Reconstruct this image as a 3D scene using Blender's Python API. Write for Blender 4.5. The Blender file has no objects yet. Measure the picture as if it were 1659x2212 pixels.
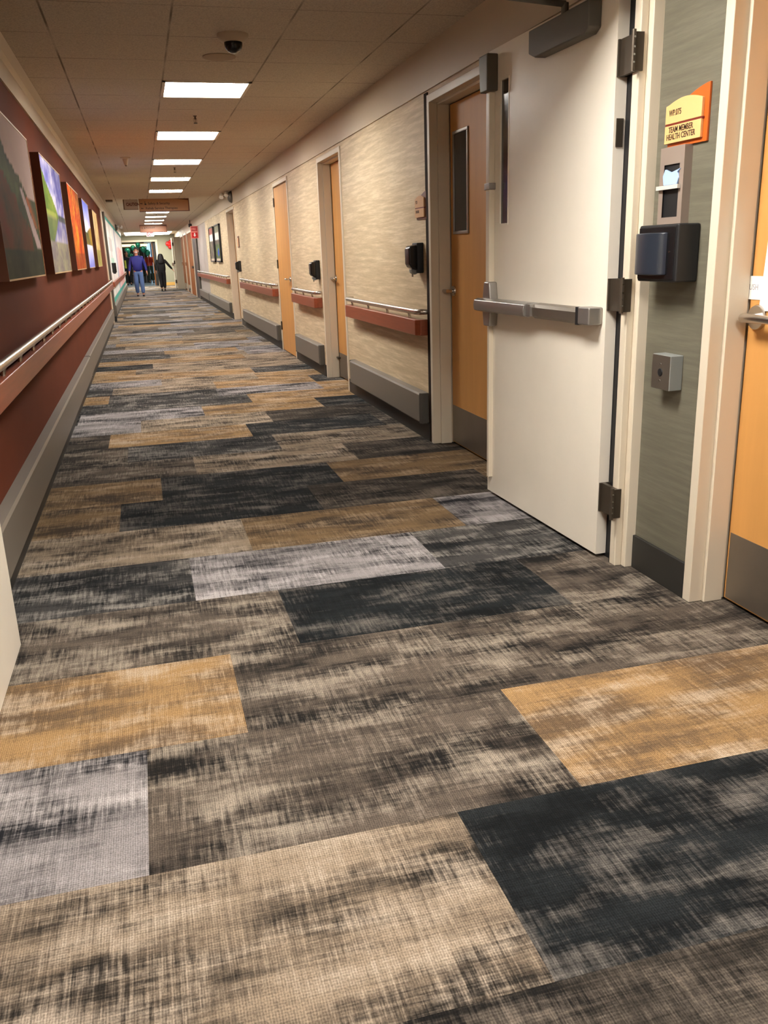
import bpy, bmesh, math, random
from mathutils import Vector, Matrix, noise

PI = math.pi
sc = bpy.context.scene
COL = sc.collection
random.seed(7)

# ------------------------------------------------------------------ camera, world, exposure
H_CAM = 1.24
YAW, PITCH, ROLL, FPX = 0.258985, -0.295737, -0.033589, 1842.79
fw = Vector((math.sin(YAW)*math.cos(PITCH), math.cos(YAW)*math.cos(PITCH), math.sin(PITCH)))
rt = Vector((math.cos(YAW), -math.sin(YAW), 0))
up = rt.cross(fw)
c_, s_ = math.cos(ROLL), math.sin(ROLL)
rt2 = c_*rt + s_*up
up2 = -s_*rt + c_*up
cam = bpy.data.cameras.new('camera')
cam.sensor_fit = 'VERTICAL'
cam.sensor_height = 36.0
cam.lens = FPX/2212*36.0
cam.clip_start = 0.02
cam.clip_end = 300
cam_o = bpy.data.objects.new('camera', cam)
COL.objects.link(cam_o)
M = Matrix((rt2, up2, -fw)).transposed().to_4x4()
M.translation = Vector((0, 0, H_CAM))
cam_o.matrix_world = M
sc.camera = cam_o

w = bpy.data.worlds.new('world')
sc.world = w
w.use_nodes = True
w.node_tree.nodes['Background'].inputs[0].default_value = (1.0, 0.9, 0.78, 1)
w.node_tree.nodes['Background'].inputs[1].default_value = 0.05

sc.view_settings.view_transform = 'Standard'
sc.view_settings.look = 'None'
sc.view_settings.gamma = 1.0
sc.view_settings.exposure = 0.0
sc.view_settings.use_curve_mapping = False
LIGHT_POWER = 50.0          # emission of the corridor troffers
LIGHT_COL = (1.0, 0.98, 0.945)
NEAR_POWER = 76.0           # extra emission added to the unseen near troffers to brighten leaf and floor
END_POWER = 13.0            # the bright luminous ceiling at the end of the corridor

# ------------------------------------------------------------------ plan (metres)
XR = 1.783     # right wall
XL = -0.64     # left wall
ZC = 2.404     # ceiling
ZH = 2.16      # underside of the right header band
YEND = 45.0

# ------------------------------------------------------------------ materials
def lin(c):
    return tuple(((v/255)/12.92 if v/255 <= 0.04045 else ((v/255+0.055)/1.055)**2.4) for v in c)

MATS = {}
def mat(name, rgb, rough=0.6, metal=0.0, spec=0.5, emit=None, es=1.0, noise_amt=0.0, noise_scale=(5, 5, 5), bump=0.0, bump_scale=200.0, coat=0.0):
    if name in MATS:
        return MATS[name]
    m = bpy.data.materials.new(name)
    m.use_nodes = True
    nt = m.node_tree
    b = nt.nodes['Principled BSDF']
    col = (*lin(rgb), 1)
    b.inputs['Base Color'].default_value = col
    b.inputs['Roughness'].default_value = rough
    b.inputs['Metallic'].default_value = metal
    b.inputs['Specular IOR Level'].default_value = spec
    b.inputs['Coat Weight'].default_value = coat
    tc = nt.nodes.new('ShaderNodeTexCoord')
    if noise_amt > 0:
        mp = nt.nodes.new('ShaderNodeMapping')
        mp.inputs['Scale'].default_value = noise_scale
        nt.links.new(tc.outputs['Object'], mp.inputs['Vector'])
        n = nt.nodes.new('ShaderNodeTexNoise')
        n.inputs['Scale'].default_value = 1.0
        n.inputs['Detail'].default_value = 5
        n.inputs['Roughness'].default_value = 0.6
        nt.links.new(mp.outputs[0], n.inputs['Vector'])
        r = nt.nodes.new('ShaderNodeMapRange')
        r.inputs['From Min'].default_value = 0.3
        r.inputs['From Max'].default_value = 0.7
        r.inputs['To Min'].default_value = 1-noise_amt
        r.inputs['To Max'].default_value = 1+noise_amt
        nt.links.new(n.outputs['Fac'], r.inputs['Value'])
        mx = nt.nodes.new('ShaderNodeVectorMath')
        mx.operation = 'SCALE'
        mx.inputs[0].default_value = col[:3]
        nt.links.new(r.outputs[0], mx.inputs['Scale'])
        nt.links.new(mx.outputs[0], b.inputs['Base Color'])
    if bump > 0:
        n2 = nt.nodes.new('ShaderNodeTexNoise')
        n2.inputs['Scale'].default_value = bump_scale
        n2.inputs['Detail'].default_value = 2
        nt.links.new(tc.outputs['Object'], n2.inputs['Vector'])
        bp = nt.nodes.new('ShaderNodeBump')
        bp.inputs['Strength'].default_value = bump
        bp.inputs['Distance'].default_value = 0.002
        nt.links.new(n2.outputs['Fac'], bp.inputs['Height'])
        nt.links.new(bp.outputs[0], b.inputs['Normal'])
    if emit:
        b.inputs['Emission Color'].default_value = (*emit, 1)
        b.inputs['Emission Strength'].default_value = es
    MATS[name] = m
    return m

def attr_mat(name, rough=0.7, attr='Col', spec=0.4, grain=0.0, gscale=300):
    m = bpy.data.materials.new(name)
    m.use_nodes = True
    nt = m.node_tree
    b = nt.nodes['Principled BSDF']
    b.inputs['Roughness'].default_value = rough
    b.inputs['Specular IOR Level'].default_value = spec
    a = nt.nodes.new('ShaderNodeAttribute')
    a.attribute_name = attr
    nt.links.new(a.outputs['Color'], b.inputs['Base Color'])
    return m

def wallcover_mat(name, base, dark, light, ys=2.2, zs=38.0):
    """woven wallcovering: streaks running along the corridor"""
    m = bpy.data.materials.new(name)
    m.use_nodes = True
    nt = m.node_tree
    L = nt.links
    b = nt.nodes['Principled BSDF']
    b.inputs['Roughness'].default_value = 0.55
    b.inputs['Specular IOR Level'].default_value = 0.35
    tc = nt.nodes.new('ShaderNodeTexCoord')
    def nz(scale, detail, rough=0.6):
        mp = nt.nodes.new('ShaderNodeMapping')
        mp.inputs['Scale'].default_value = scale
        L.new(tc.outputs['Object'], mp.inputs['Vector'])
        n = nt.nodes.new('ShaderNodeTexNoise')
        n.inputs['Scale'].default_value = 1
        n.inputs['Detail'].default_value = detail
        n.inputs['Roughness'].default_value = rough
        L.new(mp.outputs[0], n.inputs['Vector'])
        return n.outputs['Fac']
    a = nz((ys, ys, zs), 3)
    c = nz((ys*6, ys*6, zs*5), 2)
    e = nz((.5, .5, 2.5), 2)
    m1 = nt.nodes.new('ShaderNodeMath'); m1.operation = 'MULTIPLY_ADD'
    L.new(c, m1.inputs[0]); m1.inputs[1].default_value = 0.35
    L.new(a, m1.inputs[2])
    m2 = nt.nodes.new('ShaderNodeMath'); m2.operation = 'MULTIPLY_ADD'
    L.new(e, m2.inputs[0]); m2.inputs[1].default_value = 0.3
    L.new(m1.outputs[0], m2.inputs[2])
    r = nt.nodes.new('ShaderNodeValToRGB')
    r.color_ramp.elements[0].position = 0.60
    r.color_ramp.elements[0].color = (*lin(dark), 1)
    r.color_ramp.elements[1].position = 1.06
    r.color_ramp.elements[1].color = (*lin(light), 1)
    k = r.color_ramp.elements.new(0.83)
    k.color = (*lin(base), 1)
    L.new(m2.outputs[0], r.inputs[0])
    L.new(r.outputs[0], b.inputs['Base Color'])
    MATS[name] = m
    return m

M_CREAM = mat('cream_paint', (196, 178, 152), rough=0.45)
M_FRAME = mat('putty_frame_paint', (216, 203, 180), rough=0.38)
M_DOORW = mat('cream_door_paint', (234, 224, 206), rough=0.34, noise_amt=0.03, noise_scale=(3, 3, 3))
M_BEIGE = wallcover_mat('beige_woven_wallcovering', (206, 184, 148), (190, 168, 132), (224, 204, 170))
M_GREEN = wallcover_mat('sage_woven_wallcovering', (102, 98, 83), (95, 91, 77), (109, 105, 90), ys=3, zs=60)
M_BROWN = mat('rust_brown_wallcovering', (98, 48, 29), rough=0.75, spec=0.08, noise_amt=0.10, noise_scale=(3, 1.0, 2), bump=.25, bump_scale=350)
M_LAV = mat('lavender_grey_paint', (178, 168, 160), rough=0.5)
M_ENDW = mat('sage_end_wall_paint', (150, 148, 128), rough=0.6)
M_DARKB = mat('dark_rubber_base', (42, 40, 36), rough=0.5)
M_BUMP = mat('grey_crash_rail_vinyl', (112, 104, 94), rough=0.42, bump=.15, bump_scale=500)
M_BUMPC = mat('grey_crash_rail_cap', (84, 80, 74), rough=0.45)
M_WOODR = mat('cherry_handrail_wood', (142, 70, 42), rough=0.38, noise_amt=0.14, noise_scale=(30, 3, 60), coat=.15)
M_STEEL = mat('brushed_stainless_steel', (200, 192, 182), rough=0.27, metal=1.0)
M_STEELD = mat('satin_nickel_plate', (140, 130, 118), rough=0.42, metal=0.85, noise_amt=0.08, noise_scale=(4, 4, 4))
M_CHROME = mat('polished_chrome', (215, 212, 208), rough=0.12, metal=1.0)
M_ALU = mat('anodised_aluminium', (160, 156, 150), rough=0.35, metal=0.8)
M_MAPLE = mat('maple_door_veneer', (202, 146, 80), rough=0.5, spec=0.3, noise_amt=0.08, noise_scale=(9, 9, 0.8))
M_OAK = mat('mid_brown_oak_veneer', (138, 84, 42), rough=0.7, spec=0.1, noise_amt=0.12, noise_scale=(12, 12, 0.8))
M_HINGE = mat('dark_bronze_hinge', (84, 74, 62), rough=0.4, metal=0.6)
M_CLOSER = mat('dull_grey_closer', (92, 87, 78), rough=0.45, metal=0.3)
M_BLACK = mat('black_gloss_plastic', (16, 16, 18), rough=0.25)
M_BLACKM = mat('black_matt_plastic', (22, 22, 23), rough=0.5)
M_NAVY = mat('smoky_navy_plastic', (36, 41, 50), rough=0.3)
M_GLASS = mat('dark_door_glass', (30, 34, 36), rough=0.06, spec=0.7)
M_BACKG = mat('dark_void_glass', (62, 54, 44), rough=0.12)
M_ORANGE = mat('burnt_orange_sign_plate', (196, 92, 30), rough=0.35)
M_BROWNP = mat('dark_brown_sign_plate', (96, 50, 28), rough=0.4)
M_PEACH = mat('peach_sign_face', (226, 180, 118), rough=0.4)
M_TANF = mat('tan_sign_face', (208, 160, 110), rough=0.4)
M_INK = mat('dark_sign_lettering', (60, 38, 22), rough=0.5)
M_MAROON = mat('maroon_sign_line', (110, 34, 18), rough=0.5)
M_PAPER = mat('white_paper', (245, 243, 238), rough=0.7)
M_CGREY = mat('grey_painted_metal_box', (132, 134, 130), rough=0.4)
M_TILEC = mat('beige_smooth_plastic', (190, 172, 148), rough=0.5)
M_RED = mat('signal_red', (200, 26, 24), rough=0.4)
M_REDW = mat('pale_red_border', (236, 150, 136), rough=0.5)
M_TEAL = mat('teal_band', (92, 176, 160), rough=0.5)
M_TRIMD = mat('dark_brown_corner_strip', (44, 31, 22), rough=0.8, spec=0.1)
M_POST = mat('dark_grey_corner_guard', (84, 78, 70), rough=0.5)
M_LEDGE = mat('gold_float_frame', (196, 160, 112), rough=0.35)
M_CANVAS = mat('dark_brown_canvas_side', (98, 56, 34), rough=0.7)
M_GRILLE = mat('brown_air_grille', (110, 88, 70), rough=0.6)
M_CEILT = mat('ceiling_putty', (168, 146, 122), rough=0.8)

# ceiling tiles: fissured board in a 610 mm grid with a shallow reveal joint
def ceiling_mat():
    m = bpy.data.materials.new('acoustic_ceiling_tiles')
    m.use_nodes = True
    nt = m.node_tree; L = nt.links
    b = nt.nodes['Principled BSDF']
    b.inputs['Roughness'].default_value = 0.9
    b.inputs['Specular IOR Level'].default_value = 0.2
    tc = nt.nodes.new('ShaderNodeTexCoord')
    sep = nt.nodes.new('ShaderNodeSeparateXYZ')
    L.new(tc.outputs['Object'], sep.inputs[0])
    def joint(out, off):
        a = nt.nodes.new('ShaderNodeMath'); a.operation = 'SUBTRACT'
        L.new(out, a.inputs[0]); a.inputs[1].default_value = off
        q = nt.nodes.new('ShaderNodeMath'); q.operation = 'PINGPONG'
        L.new(a.outputs[0], q.inputs[0]); q.inputs[1].default_value = 0.305
        r = nt.nodes.new('ShaderNodeMapRange')
        L.new(q.outputs[0], r.inputs['Value'])
        r.inputs['From Min'].default_value = 0.003
        r.inputs['From Max'].default_value = 0.008
        r.inputs['To Min'].default_value = 1
        r.inputs['To Max'].default_value = 0
        return r.outputs[0]
    jx = joint(sep.outputs[0], 0.283)
    jy = joint(sep.outputs[1], 6.545)
    mxm = nt.nodes.new('ShaderNodeMath'); mxm.operation = 'MAXIMUM'
    h = nt.nodes.new('ShaderNodeMath'); h.operation = 'MULTIPLY'
    L.new(jy, h.inputs[0]); h.inputs[1].default_value = 0.7
    L.new(jx, mxm.inputs[0]); L.new(h.outputs[0], mxm.inputs[1])
    n3 = nt.nodes.new('ShaderNodeTexNoise'); n3.inputs['Scale'].default_value = 2.1; n3.inputs['Detail'].default_value = 1
    L.new(tc.outputs['Object'], n3.inputs['Vector'])
    pr = nt.nodes.new('ShaderNodeMapRange')
    L.new(n3.outputs['Fac'], pr.inputs['Value'])
    pr.inputs['From Min'].default_value = 0.35; pr.inputs['From Max'].default_value = 0.6
    pr.inputs['To Min'].default_value = 0.15; pr.inputs['To Max'].default_value = 0.75
    jm = nt.nodes.new('ShaderNodeMath'); jm.operation = 'MULTIPLY'
    L.new(mxm.outputs[0], jm.inputs[0]); L.new(pr.outputs[0], jm.inputs[1])
    n = nt.nodes.new('ShaderNodeTexNoise'); n.inputs['Scale'].default_value = 130; n.inputs['Detail'].default_value = 2
    L.new(tc.outputs['Object'], n.inputs['Vector'])
    cr = nt.nodes.new('ShaderNodeValToRGB')
    cr.color_ramp.elements[0].position = 0.3; cr.color_ramp.elements[0].color = (*lin((178, 164, 146)), 1)
    cr.color_ramp.elements[1].position = 0.6; cr.color_ramp.elements[1].color = (*lin((206, 192, 172)), 1)
    L.new(n.outputs['Fac'], cr.inputs[0])
    mx = nt.nodes.new('ShaderNodeMix'); mx.data_type = 'RGBA'
    L.new(jm.outputs[0], mx.inputs[0]); L.new(cr.outputs[0], mx.inputs[6])
    mx.inputs[7].default_value = (*lin((60, 42, 30)), 1)
    L.new(mx.outputs[2], b.inputs['Base Color'])
    return m
M_CEIL = ceiling_mat()

def carpet_mat():
    m = bpy.data.materials.new('woven_plank_carpet')
    m.use_nodes = True
    nt = m.node_tree; L = nt.links
    b = nt.nodes['Principled BSDF']
    b.inputs['Roughness'].default_value = 0.95
    b.inputs['Specular IOR Level'].default_value = 0.08
    tc = nt.nodes.new('ShaderNodeTexCoord')
    def attr(n):
        a = nt.nodes.new('ShaderNodeAttribute'); a.attribute_name = n
        return a
    ca, cb, cc, sd = attr('ca'), attr('cb'), attr('cc'), attr('seed')
    off = nt.nodes.new('ShaderNodeVectorMath'); off.operation = 'SCALE'
    L.new(sd.outputs['Vector'], off.inputs[0]); off.inputs['Scale'].default_value = 37.0
    pos = nt.nodes.new('ShaderNodeVectorMath'); pos.operation = 'ADD'
    L.new(tc.outputs['Object'], pos.inputs[0]); L.new(off.outputs[0], pos.inputs[1])
    def nz(scale, detail, rough=0.6, src=pos.outputs[0], dist=0.0):
        mp = nt.nodes.new('ShaderNodeMapping')
        mp.inputs['Scale'].default_value = scale
        L.new(src, mp.inputs['Vector'])
        n = nt.nodes.new('ShaderNodeTexNoise')
        n.inputs['Scale'].default_value = 1
        n.inputs['Detail'].default_value = detail
        n.inputs['Roughness'].default_value = rough
        n.inputs['Distortion'].default_value = dist
        L.new(mp.outputs[0], n.inputs['Vector'])
        return n.outputs['Fac']
    def comb(lst, bias=0.0):
        cur = None
        for o, k in lst:
            q = nt.nodes.new('ShaderNodeMath'); q.operation = 'MULTIPLY_ADD'
            L.new(o, q.inputs[0]); q.inputs[1].default_value = k
            if cur is None:
                q.inputs[2].default_value = bias
            else:
                L.new(cur, q.inputs[2])
            cur = q.outputs[0]
        return cur
    def ramp(o, a, z, lo=0.0, hi=1.0):
        r = nt.nodes.new('ShaderNodeMapRange')
        r.interpolation_type = 'SMOOTHSTEP'
        L.new(o, r.inputs['Value'])
        r.inputs['From Min'].default_value = a; r.inputs['From Max'].default_value = z
        r.inputs['To Min'].default_value = lo; r.inputs['To Max'].default_value = hi
        return r.outputs[0]
    big = nz((2.4, 6.5, 1), 4, 0.62)
    bigg = nz((1.7, 4.2, 1), 4, 0.6, src=tc.outputs['Object'])
    bigg2 = nz((2.3, 5.0, 1.0), 4, 0.62, src=tc.outputs['Object'], dist=.4)
    big2 = nz((3.2, 9.0, 1), 5, 0.62, dist=.3)
    sx = nz((7, 95, 1), 4, 0.7)       # long streaks across the corridor
    sy = nz((85, 6, 1), 4, 0.7)      # short cross threads
    sx2 = nz((9, 160, 1), 2, 0.6, src=tc.outputs['Object'])
    sy2 = nz((200, 12, 1), 2, 0.6, src=tc.outputs['Object'])
    v = comb([(big, 1.3), (bigg, .8), (sx, .40), (sy, .44), (sx2, .10), (sy2, .16)])     # mean ~1.6
    f1 = ramp(v, 1.33, 1.80)
    v2 = comb([(big2, 1.3), (bigg2, .9), (sx, .32), (sy, .68), (sx2, .12), (sy2, .26)])      # mean ~1.73
    f2 = ramp(v2, 1.70, 2.22)
    m1 = nt.nodes.new('ShaderNodeMix'); m1.data_type = 'RGBA'
    L.new(f1, m1.inputs[0]); L.new(cb.outputs['Color'], m1.inputs[6]); L.new(ca.outputs['Color'], m1.inputs[7])
    m2 = nt.nodes.new('ShaderNodeMix'); m2.data_type = 'RGBA'
    L.new(f2, m2.inputs[0]); L.new(m1.outputs[2], m2.inputs[6]); L.new(cc.outputs['Color'], m2.inputs[7])
    # loop pile: rows of loops ~5 mm
    sep = nt.nodes.new('ShaderNodeSeparateXYZ'); L.new(tc.outputs['Object'], sep.inputs[0])
    def sine(o, freq):
        a = nt.nodes.new('ShaderNodeMath'); a.operation = 'MULTIPLY'
        L.new(o, a.inputs[0]); a.inputs[1].default_value = freq
        s = nt.nodes.new('ShaderNodeMath'); s.operation = 'SINE'
        L.new(a.outputs[0], s.inputs[0])
        return s.outputs[0]
    s1 = sine(sep.outputs[0], 2*PI/0.0052)
    s2 = sine(sep.outputs[1], 2*PI/0.0065)
    fine = nz((260, 200, 1), 2, 0.6, src=tc.outputs['Object'])
    pile = comb([(s1, .10), (s2, .07), (fine, .9)], bias=0.0)          # mean .45
    pm = ramp(pile, 0.15, 0.75, 0.62, 1.32)
    mm = nt.nodes.new('ShaderNodeVectorMath'); mm.operation = 'SCALE'
    L.new(m2.outputs[2], mm.inputs[0]); L.new(pm, mm.inputs['Scale'])
    L.new(mm.outputs[0], b.inputs['Base Color'])
    bp = nt.nodes.new('ShaderNodeBump'); bp.inputs['Strength'].default_value = 0.35; bp.inputs['Distance'].default_value = 0.003
    L.new(pile, bp.inputs['Height']); L.new(bp.outputs[0], b.inputs['Normal'])
    return m
M_CARPET = carpet_mat()

# ------------------------------------------------------------------ mesh helpers
class MB:
    def __init__(s):
        s.bm = bmesh.new()
    def box(s, x0, x1, y0, y1, z0, z1, mtx=None):
        if x0 > x1: x0, x1 = x1, x0
        if y0 > y1: y0, y1 = y1, y0
        if z0 > z1: z0, z1 = z1, z0
        vs = [s.bm.verts.new((x, y, z)) for x in (x0, x1) for y in (y0, y1) for z in (z0, z1)]
        for f in ((0, 1, 3, 2), (4, 6, 7, 5), (0, 4, 5, 1), (2, 3, 7, 6), (0, 2, 6, 4), (1, 5, 7, 3)):
            s.bm.faces.new([vs[i] for i in f])
        if mtx:
            for v in vs: v.co = mtx @ v.co
        return s
    def prism(s, pts, axis, a, b):
        """pts: 2D outline; extruded along axis between a and b. axis 'x': pts=(y,z); 'y': (x,z); 'z': (x,y)"""
        def P(p, t):
            return {'x': (t, p[0], p[1]), 'y': (p[0], t, p[1]), 'z': (p[0], p[1], t)}[axis]
        A = [s.bm.verts.new(P(p, a)) for p in pts]
        B = [s.bm.verts.new(P(p, b)) for p in pts]
        n = len(pts)
        fs = [s.bm.faces.new(A), s.bm.faces.new(B[::-1])]
        for i in range(n):
            fs.append(s.bm.faces.new((A[i], B[i], B[(i+1) % n], A[(i+1) % n])))
        return s
    def tube(s, pts, r, seg=12, cap=True):
        pts = [Vector(p) for p in pts]
        rs = r if isinstance(r, (list, tuple)) else [r]*len(pts)
        rings = []
        ref = None
        for i, p in enumerate(pts):
            d = (pts[min(i+1, len(pts)-1)] - pts[max(i-1, 0)]).normalized()
            if ref is None:
                ref = Vector((0, 0, 1)) if abs(d.z) < .9 else Vector((1, 0, 0))
            a = d.cross(ref).normalized(); b2 = d.cross(a).normalized()
            ref = -b2 if False else ref
            rings.append([s.bm.verts.new(p + (a*math.cos(2*PI*k/seg) + b2*math.sin(2*PI*k/seg))*rs[i]) for k in range(seg)])
        for A, B in zip(rings, rings[1:]):
            for k in range(seg):
                s.bm.faces.new((A[k], A[(k+1) % seg], B[(k+1) % seg], B[k]))
        if cap:
            s.bm.faces.new(rings[0][::-1]); s.bm.faces.new(rings[-1])
        return s
    def lathe(s, prof, centre, seg=24, axis='z'):
        """prof: list (r, t) along the axis"""
        c = Vector(centre)
        rings = []
        for r, t in prof:
            ring = []
            for k in range(seg):
                a, b = r*math.cos(2*PI*k/seg), r*math.sin(2*PI*k/seg)
                v = {'z': (a, b, t), 'x': (t, a, b), 'y': (a, t, b)}[axis]
                ring.append(s.bm.verts.new(c + Vector(v)))
            rings.append(ring)
        for A, B in zip(rings, rings[1:]):
            for k in range(seg):
                s.bm.faces.new((A[k], A[(k+1) % seg], B[(k+1) % seg], B[k]))
        s.bm.faces.new(rings[0]); s.bm.faces.new(rings[-1])
        return s
    def build(s, name, m, parent=None, bevel=0.0, smooth=False, seg=2):
        bmesh.ops.recalc_face_normals(s.bm, faces=s.bm.faces)
        me = bpy.data.meshes.new(name)
        if smooth:
            for f in s.bm.faces: f.smooth = True
        s.bm.to_mesh(me); s.bm.free()
        me.materials.append(m)
        o = bpy.data.objects.new(name, me)
        COL.objects.link(o)
        if bevel > 0:
            md = o.modifiers.new('bevel', 'BEVEL'); md.width = bevel; md.segments = seg
            md.limit_method = 'ANGLE'; md.angle_limit = math.radians(40)
            for p in me.polygons: p.use_smooth = True
            ws = o.modifiers.new('wn', 'WEIGHTED_NORMAL'); ws.keep_sharp = True
        elif smooth:
            es = o.modifiers.new('es', 'EDGE_SPLIT'); es.split_angle = math.radians(40)
        if parent: attach(o, parent)
        return o

def attach(o, parent):
    o.parent = parent
    top = parent
    mw = Matrix.Identity(4)
    q = parent
    chain = []
    while q:
        chain.append(q); q = q.parent
    for q in reversed(chain):
        mw = mw @ (q.matrix_parent_inverse if q.parent else Matrix.Identity(4)) @ q.matrix_basis
    o.matrix_parent_inverse = mw.inverted()

def tag(o, label=None, cat=None, group=None, kind=None):
    if label: o['label'] = label
    if cat: o['category'] = cat
    if group: o['group'] = group
    if kind: o['kind'] = kind
    return o

def thing(name, loc, label, cat, group=None, kind=None):
    o = bpy.data.objects.new(name, None)
    COL.objects.link(o)
    o.location = loc
    o.empty_display_size = .1
    return tag(o, label, cat, group, kind)

def struct(o, label=None, cat=None):
    return tag(o, label, cat, None, 'structure')

def copy_tree(o, parent=None):
    c = o.copy(); COL.objects.link(c)
    if parent: c.parent = parent
    for ch in list(o.children):
        if ch.name in COL.objects: copy_tree(ch, c)
    return c

def text(name, body, size, mtx, m, parent, extrude=0.0006, align='LEFT', sx=1.0, off=0.0):
    cu = bpy.data.curves.new(name, 'FONT')
    cu.body = body; cu.size = size; cu.extrude = extrude; cu.align_x = align; cu.offset = off
    cu.resolution_u = 3
    t = bpy.data.objects.new(name+'_tmp', cu)
    COL.objects.link(t)
    dg = bpy.context.evaluated_depsgraph_get(); dg.update()
    me = bpy.data.meshes.new_from_object(t.evaluated_get(dg))
    me.name = name
    me.transform(Matrix.Scale(sx, 4, (1, 0, 0)))
    me.transform(mtx)
    COL.objects.unlink(t); bpy.data.objects.remove(t); bpy.data.curves.remove(cu)
    me.materials.clear(); me.materials.append(m)
    o = bpy.data.objects.new(name, me)
    COL.objects.link(o)
    if parent: attach(o, parent)
    return o

def mt_right(y, z, x):   # writing on the right wall, read from inside the corridor; starts at y and runs to smaller y
    return Matrix(((0, 0, -1, x), (-1, 0, 0, y), (0, 1, 0, z), (0, 0, 0, 1)))
def mt_front(x, z, y):   # writing on a board facing the camera (-Y)
    return Matrix(((1, 0, 0, x), (0, 0, -1, y), (0, 1, 0, z), (0, 0, 0, 1)))

# ------------------------------------------------------------------ FLOOR
PAL = {  # base, dark, highlight
 'D': ((33, 35, 36), (17, 18, 19), (98, 93, 87)),
 'S': ((64, 62, 60), (22, 23, 24), (140, 134, 126)),
 'G': ((138, 132, 130), (30, 30, 33), (172, 165, 162)),
 'M': ((84, 75, 66), (26, 24, 23), (140, 129, 115)),
 'K': ((62, 56, 49), (24, 22, 21), (108, 98, 87)),
 'B': ((138, 122, 103), (40, 36, 32), (168, 153, 135)),
 'O': ((148, 118, 80), (92, 75, 57), (172, 153, 131)),
 'N': ((118, 96, 68), (66, 55, 44), (152, 130, 104)),
}
FLOOR_TOP = 45.0
ROW0 = 1.0845   # Y of row 0's near edge
PW, PL = 0.5, 1.0
H1 = 1.24
rows = {
 -2: (0.10, 'MSB'), -1: (1.05, 'KKM'), 0: (-.35*H1, 'BBD'), 1: (-.0955*H1, 'GMOM'), 2: (.12*H1, 'OMM'),
 3: (.307*H1, 'MDM'), 4: (.056*H1, 'SGS'), 5: (.28*H1, 'BNG'), 6: (-.186*H1, 'NDK'), 7: (-.012*H1, 'NDN'),
 8: (.16*H1, 'MBK'), 9: (-.17*H1, 'MSB'), 10: (-.278*H1, 'KOD'), 11: (-.1*H1, 'GBK'), 12: (.312*H1, 'GOD'),
 13: (-.13*H1, 'SSO'), 14: (-.33*H1, 'OSG'), 15: (.49*H1-1, 'SBO'), 16: (.09, 'GBO'), 17: (.09*H1, 'OOS'),
}
fbm = bmesh.new()
faces = []
xa, xb = -1.9, 1.95
r = -7
while ROW0 + r*PW < FLOOR_TOP:
    y0 = ROW0 + r*PW
    y1 = min(y0 + PW, FLOOR_TOP)
    if r in rows:
        start, types = rows[r]
    else:
        start = random.uniform(-.5, .5)
        types = ''.join(random.choice('DSGGMGBBONMBGB' if r > 17 else 'DSGMKBOM') for _ in range(3))
    # plank index 1 begins at the listed start for three-letter rows (index 0 lies left of it)
    base = start - PL if (r in rows and r not in (1,)) else start - PL
    if r == 0: base = -.35*H1 - 0.0; types = 'BD' + 'D'
    if r == 0: seq = [(-.35*H1-PL, 'B'), (-.35*H1+.0, 'B'), (.46*H1, 'D'), (.46*H1+1, 'S')]
    elif r == 1: seq = [(-.0955*H1-1, 'G'), (-.0955*H1, 'M'), (.716*H1, 'O'), (.716*H1+1, 'M')]
    elif r == 10: seq = [(-.278*H1-1, 'K'), (-.278*H1, 'O'), (.53*H1, 'D'), (.53*H1+1, 'M')]
    else:
        seq = [(base + i*PL, types[i % len(types)]) for i in range(0, 4)]
        seq = [(base - PL, types[-1])] + seq
    for i, (xs, t) in enumerate(seq):
        xe = seq[i+1][0] if i+1 < len(seq) else xb
        x0, x1 = max(xs, xa), min(xe, xb)
        if i == 0: x0 = xa
        if x1 - x0 < 0.01: continue
        vs = [fbm.verts.new(p) for p in ((x0, y0, 0), (x1, y0, 0), (x1, y1, 0), (x0, y1, 0))]
        f = fbm.faces.new(vs)
        faces.append((t, random.random(), random.random()))
    r += 1
me = bpy.data.meshes.new('floor')
fbm.to_mesh(me); fbm.free()
def fattr(name, vals):
    a = me.attributes.new(name, 'FLOAT_COLOR', 'FACE')
    for i, v in enumerate(vals): a.data[i].color = (*v, 1)
jit = [1 + (random.random()-.5)*.16 for _ in faces]
for k, nm in enumerate(('ca', 'cb', 'cc')):
    fattr(nm, [tuple(c*j for c in lin(PAL[t[0]][k])) for t, j in zip(faces, jit)])
a = me.attributes.new('seed', 'FLOAT_VECTOR', 'FACE')
for i, t in enumerate(faces): a.data[i].vector = (t[1], t[2], 0)
me.materials.append(M_CARPET)
flo = bpy.data.objects.new('floor', me); COL.objects.link(flo)
struct(flo, 'carpet of mixed charcoal, grey, taupe and tan planks along the corridor', 'floor')

M_TILE = mat('pale_blue_polished_tile', (150, 170, 184), rough=0.25)
o = MB().box(-4, 4, YEND, 60, -.05, 0).build('floor_lobby', M_TILE)
struct(o, 'pale blue polished lobby floor beyond the end doorway', 'floor')
# strip of floor in the side passage at the far left
o = MB().box(-4.5, -1.9, 39.3, YEND, -.05, 0).build('floor_side_passage', M_TILE)
struct(o, 'pale tiled floor of the side passage at the far left', 'floor')

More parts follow.
